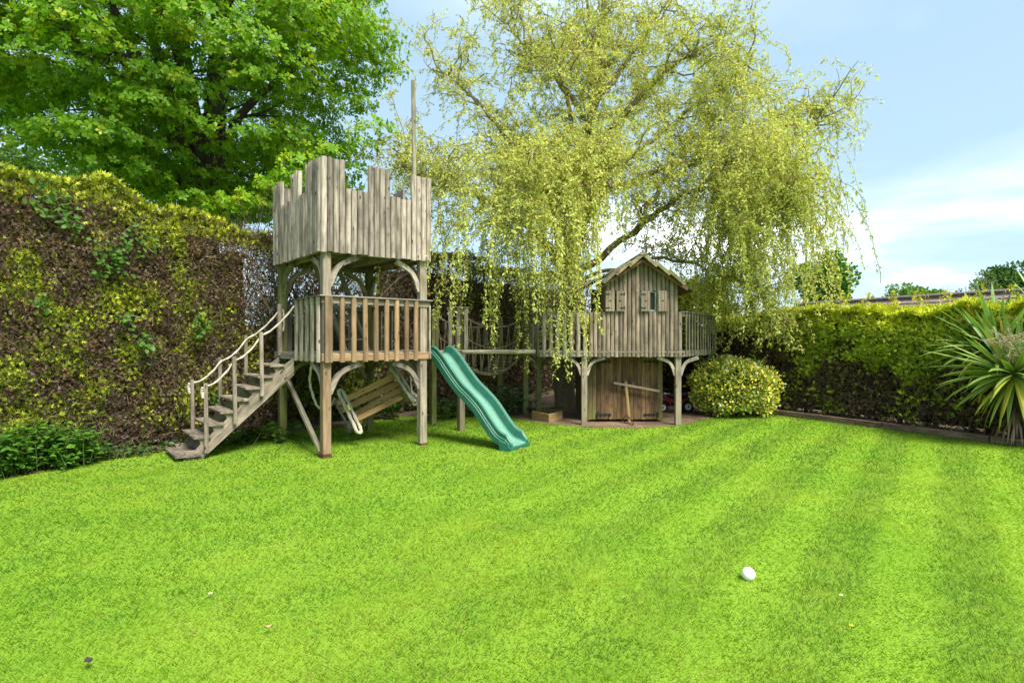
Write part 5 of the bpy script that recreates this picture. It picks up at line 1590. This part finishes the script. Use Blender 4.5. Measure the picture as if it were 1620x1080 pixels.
leafy_clump('nettle_clump', 'bushy green nettle clump filling the foot of the hedge at the frame edge', 'nettles', [hpt(-3.2, .35), hpt(-1.9, .3), hpt(-1.45, .25)], .62, 150, LEAF_NETTLE, .08, NG0, NG1, per=18)
leafy_clump('nettle_clump', 'smaller nettle clump at the hedge foot just right of the bushy one', 'nettles', [hpt(-1.35, .28), hpt(-.95, .24)], .5, 60, LEAF_NETTLE, .085, NG0, NG1, per=14)
leafy_clump('ground_ivy', 'low dark ivy trailing along the hedge foot left of the staircase', 'ivy', [hpt(-.95, .22), hpt(-.3, .2), hpt(.2, .16)], .16, 70, LEAF_OVAL, .075, (.03, .06, .015), (.07, .13, .03), M_BUSH, per=4, lean=.6)
leafy_clump('bramble_clump', 'leafy bramble patch on the ground under the staircase', 'brambles', [gp(350, 700), gp(395, 700), gp(440, 693)], .26, 52, LEAF_OVAL, .115, (.04, .11, .012), (.12, .25, .03), per=6, lean=.5)
leafy_clump('bramble_clump', 'bramble growth in the shade behind the swing bench', 'brambles', [gp(480, 672), gp(560, 664), gp(640, 660)], .6, 75, LEAF_OVAL, .11, (.025, .08, .012), (.07, .17, .02), per=8, lean=.3)
leafy_clump('bramble_clump', 'bramble growth behind the green slide at the hedge foot', 'brambles', [gp(688, 664), gp(720, 660), gp(770, 655)], .5, 70, LEAF_OVAL, .10, (.03, .085, .012), (.09, .2, .025), per=8, lean=.35)
leafy_clump('laurel_seedlings', 'dark leafy shrub growth beside the wooden box under the bridge', 'shrub', [gp(778, 657), gp(806, 654), gp(832, 652)], .62, 80, LEAF_OVAL, .11, (.03, .075, .018), (.085, .17, .035), M_BUSH, per=9, lean=.25)
def hedge_spray(label, x, y, t, nleaf, r, c0=(.05, .125, .018), c1=(.12, .25, .035)):
    q0 = hpt(t, .08); c_ = px(x, y, q0.y); t_ = thing('bramble_spray', c_, label, 'brambles', 'bramble sprays growing out of the tall hedge')
    P = np.array(c_) + rng.normal(size=(nleaf, 3)) * np.array([r, r * .35, r * .8]); n = nleaf
    hn = np.array([HN[0], HN[1], 0]); d = (P[:, :2] - HA) @ HN
    P[:, :2] += HN[None] * (np.clip(.10 + rng.random(n) * .10, 0, 1) - d)[:, None]
    g = unit(rng.normal(size=(n, 3)) * .8 + hn * .5 + np.array([0, 0, -.1]))
    V, F, C = scatter(*LEAF_OVAL, P, frames(g, hn + np.array([0, 0, .8]) + rng.normal(size=(n, 3)) * .35), rng.uniform(.05, .09, n), lerpc(c0, c1, rng.random(n)))
    part('leaves', np_mesh('leaves', V, F, M_OAK, C), t_)
    mb = MB()
    for k in range(4):
        e = Vector(P[rr.randint(0, n - 1)]); b_ = Vector((c_.x, c_.y, c_.z)) - Vector((*HN, 0)) * .2
        tube(mb, [b_, b_.lerp(e, .6) + Vector((0, 0, .05)), e], .005, .003, 3)
    part('stalks', mb.mesh('stalks', M_WBARK), t_)
def t_at(x):
    k = (x - 810) / FOC; return (HA[0] - k * HA[1]) / (k * HD[1] - HD[0])
for label, x, y, nl_, r in (('dark green bramble spray high on the hedge near the frame edge', 75, 320, 46, .16), ('bramble spray below the hedge top left of the oak', 110, 352, 30, .12),
                            ('large bramble spray in the upper middle of the tall hedge', 172, 412, 70, .17), ('bramble spray hanging beside the large one on the hedge', 212, 378, 30, .13),
                            ('small bramble spray at mid height of the hedge', 196, 508, 16, .07), ('bramble spray low in the middle of the hedge', 225, 545, 30, .11),
                            ('bramble spray on the hedge above the stair posts', 312, 515, 34, .11), ('small bramble sprig just behind the lowest stair post', 333, 632, 14, .06),
                            ('pale small bramble sprig on the brown patch of the hedge', 62, 485, 14, .08)):
    hedge_spray(label, x, y, t_at(x), int(nl_ * 1.4), r)

# ------------------------------------------------------------------ beyond the garden
def far_tree(label, x, y, Y, rx, rz, n, size, c0, c1, lobes=14, name='garden_tree'):
    c = px(x, y, Y); t_ = thing(name, Vector((c.x, c.y, 0)), label, 'tree', 'trees beyond the low hedge')
    mb = MB(); tube(mb, [Vector((c.x, c.y, 0)), Vector((c.x, c.y, c.z * .6)), c], .22, .06, 7)
    r2 = random.Random(int(x))
    for k in range(9):
        d = Vector((r2.gauss(0, 1), r2.gauss(0, 1), r2.gauss(.3, .5))).normalized(); tube(mb, [c + Vector((0, 0, -rz * .5)), c + Vector((d.x * rx * .7, d.y * rx * .7, d.z * rz * .7))], .06, .02, 4)
    part('trunk', mb.mesh('trunk', M_BARK), t_)
    d = rand_unit(lobes); lc = np.array(c) + d * np.array([rx, rx, rz]) * rng.uniform(.35, .8, lobes)[:, None]; lr = rng.uniform(.3, .5, lobes)
    i = rng.integers(0, lobes, n); dd = rand_unit(n)
    P = lc[i] + dd * (lr[i] * rng.uniform(.5, 1.05, n))[:, None] * np.array([rx, rx, rz])
    C = lerpc(c0, c1, np.clip(rng.random(n) * .7 + dd[:, 2] * .3, 0, 1))
    V, F, C = scatter(*LEAF_OAK, P, frames(unit(dd + rng.normal(size=(n, 3)) * .6), rand_unit(n)), size * rng.uniform(.6, 1.3, n), C)
    part('crown', np_mesh('crown', V, F, M_OAK, C), t_)
far_tree('mid green tree standing behind the willow at the end of the low hedge', 1306, 440, 30, 1.55, 1.55, 5200, .22, (.055, .15, .02), (.12, .26, .035))
far_tree('rounded green tree top just above the tiled roof', 1447, 468, 38, 1.9, .75, 2600, .2, (.07, .16, .02), (.15, .27, .04))
far_tree('dark tree at the right edge beyond the tiled roof', 1606, 446, 42, 2.2, 1.35, 3600, .24, (.035, .09, .02), (.08, .16, .03))
far_tree('thin sparse sapling left of the dark tree beyond the roof', 1551, 452, 36, 1.1, 1.0, 420, .16, (.10, .15, .05), (.18, .24, .08), 9)
far_tree('distant trees showing in the gap left of the oak crown', 22, 262, 26, 2.4, .8, 1500, .24, (.06, .13, .03), (.12, .22, .05), 12)

barn = thing('neighbour_house', (15, 21, 0), 'low building with an old mossy tiled roof beyond the low hedge', 'building')
rA, rB = px(1262, 483, 25), px(1680, 457, 17.5)
rd = (rB - rA); rd.z = 0; rd.normalize(); rn = Vector((rd.y, -rd.x, 0))
if rn.y > 0: rn = -rn
NC = 11
for i in range(NC):
    o0 = i * .25; z0 = -.155 * i
    a0, b0 = rA + rn * o0 + Zv * z0, rB + rn * o0 + Zv * z0
    beam('tile_course', barn, a0, b0, .29, .035, M_TILE, (Zv + rn * .45).normalized())
    a1, b1 = rA - rn * o0 + Zv * z0, rB - rn * o0 + Zv * z0
    beam('tile_course', barn, a1, b1, .29, .035, M_TILE, (Zv - rn * .45).normalized())
beam('ridge_tile', barn, rA + Zv * .05, rB + Zv * .05, .2, .14, M_TILE, Zv, 'round')
for s in (1, -1):
    p_, q_ = rA + rn * 2.4 * s, rB + rn * 2.4 * s
    vv = [Vector((p_.x, p_.y, 0)), Vector((q_.x, q_.y, 0)), Vector((q_.x, q_.y, rB.z - 1.62)), Vector((p_.x, p_.y, rA.z - 1.62))]
    wv = vv + [v_ - rn * .2 * s for v_ in vv]
    part('wall', poly_mesh('wall', wv, [(0, 1, 2, 3), (7, 6, 5, 4), (0, 4, 5, 1), (1, 5, 6, 2), (2, 6, 7, 3), (3, 7, 4, 0)], M_RENDER), barn)

# ------------------------------------------------------------------ small things on the lawn
def ball():
    mb = MB(); n, m_ = 24, 14; r = .041; v = []
    for j in range(m_ + 1):
        th = math.pi * j / m_
        for i in range(n):
            a = 2 * math.pi * i / n; v.append((r * math.sin(th) * math.cos(a), r * math.sin(th) * math.sin(a), r * math.cos(th)))
    f = [(j * n + i, (j + 1) * n + i, (j + 1) * n + (i + 1) % n, j * n + (i + 1) % n) for j in range(m_) for i in range(n)]
    mb.add(v, f); return mb.mesh('ball', M_WHITE, True)
b = part('ball', ball(), None, Matrix.Translation(gp(1184, 916) + Vector((0, 0, .034))))
tag(b, 'small white ball lying on the lawn', 'ball')
def flat_leaf(label, x, y, c, s, rot, curl):
    q = gp(x, y) + Vector((0, 0, .035)); v = []
    for k in range(7):
        f_ = k / 6; w = math.sin(math.pi * min(1, f_ * .95 + .05)) * .32
        for sgn in (-1, 0, 1): v.append((sgn * w * s, (f_ - .5) * s, .006 + curl * s * (sgn * sgn * .25 + (f_ - .5) ** 2)))
    f = []
    for k in range(6): f += [(3 * k, 3 * k + 1, 3 * k + 4, 3 * k + 3), (3 * k + 1, 3 * k + 2, 3 * k + 5, 3 * k + 4)]
    me = np_mesh('fallen_leaf', v, f, M_LEAF, np.tile(np.array([c]), (len(v), 1)))
    o = part('fallen_leaf', me, None, Matrix.Translation(q) @ Matrix.Rotation(rot, 4, 'Z')); tag(o, label, 'leaf')
flat_leaf('dark curled dead leaf on the lawn near the bottom left corner', 140, 1060, (.06, .045, .045), .055, .9, .5)
flat_leaf('pale tan dead leaf on the lawn', 425, 1005, (.42, .30, .16), .04, 2.0, .8)
flat_leaf('brown dead leaf on the lawn below the slide end', 826, 716, (.35, .2, .08), .08, .4, .6)
M_STALK = plain('flower_stalk_green', (.12, .24, .02), .8)
def flower(name, label, x, y, petals, cen, r):
    q = gp(x, y); t_ = thing(name, q, label, 'flower')
    beam('stalk', t_, q, q + Zv * .030, .003, .003, M_STALK, (0, -1, 0)); v = []; f = []
    for k in range(9):
        a = 2 * math.pi * k / 9; b0 = Vector((math.cos(a), math.sin(a), .15)); s_ = Vector((-math.sin(a), math.cos(a), 0)); o = len(v)
        v += [q + Zv * .030, q + Zv * .030 + b0 * r * .7 - s_ * r * .25, q + Zv * .030 + b0 * r, q + Zv * .030 + b0 * r * .7 + s_ * r * .25]; f.append((o, o + 1, o + 2, o + 3))
    part('petals', np_mesh('petals', v, f, M_LEAF, np.tile(np.array([petals]), (len(v), 1))), t_)
    beam('centre', t_, q + Zv * .030, q + Zv * .036, r * .6, r * .6, cen, (0, -1, 0), 'round')
flower('daisy', 'single white daisy in the lawn below the staircase', 333, 946, (.8, .8, .78), M_YELLOW, .013)
flower('daisy', 'single white daisy in the lawn right of the ball', 1331, 949, (.8, .8, .78), M_YELLOW, .012)
flower('buttercup', 'small yellow flower low in the right lawn', 1347, 998, (.75, .6, .03), M_YELLOW, .012)
flower('buttercup', 'tiny yellow flower in the lawn towards the right edge', 1427, 834, (.75, .6, .03), M_YELLOW, .012)
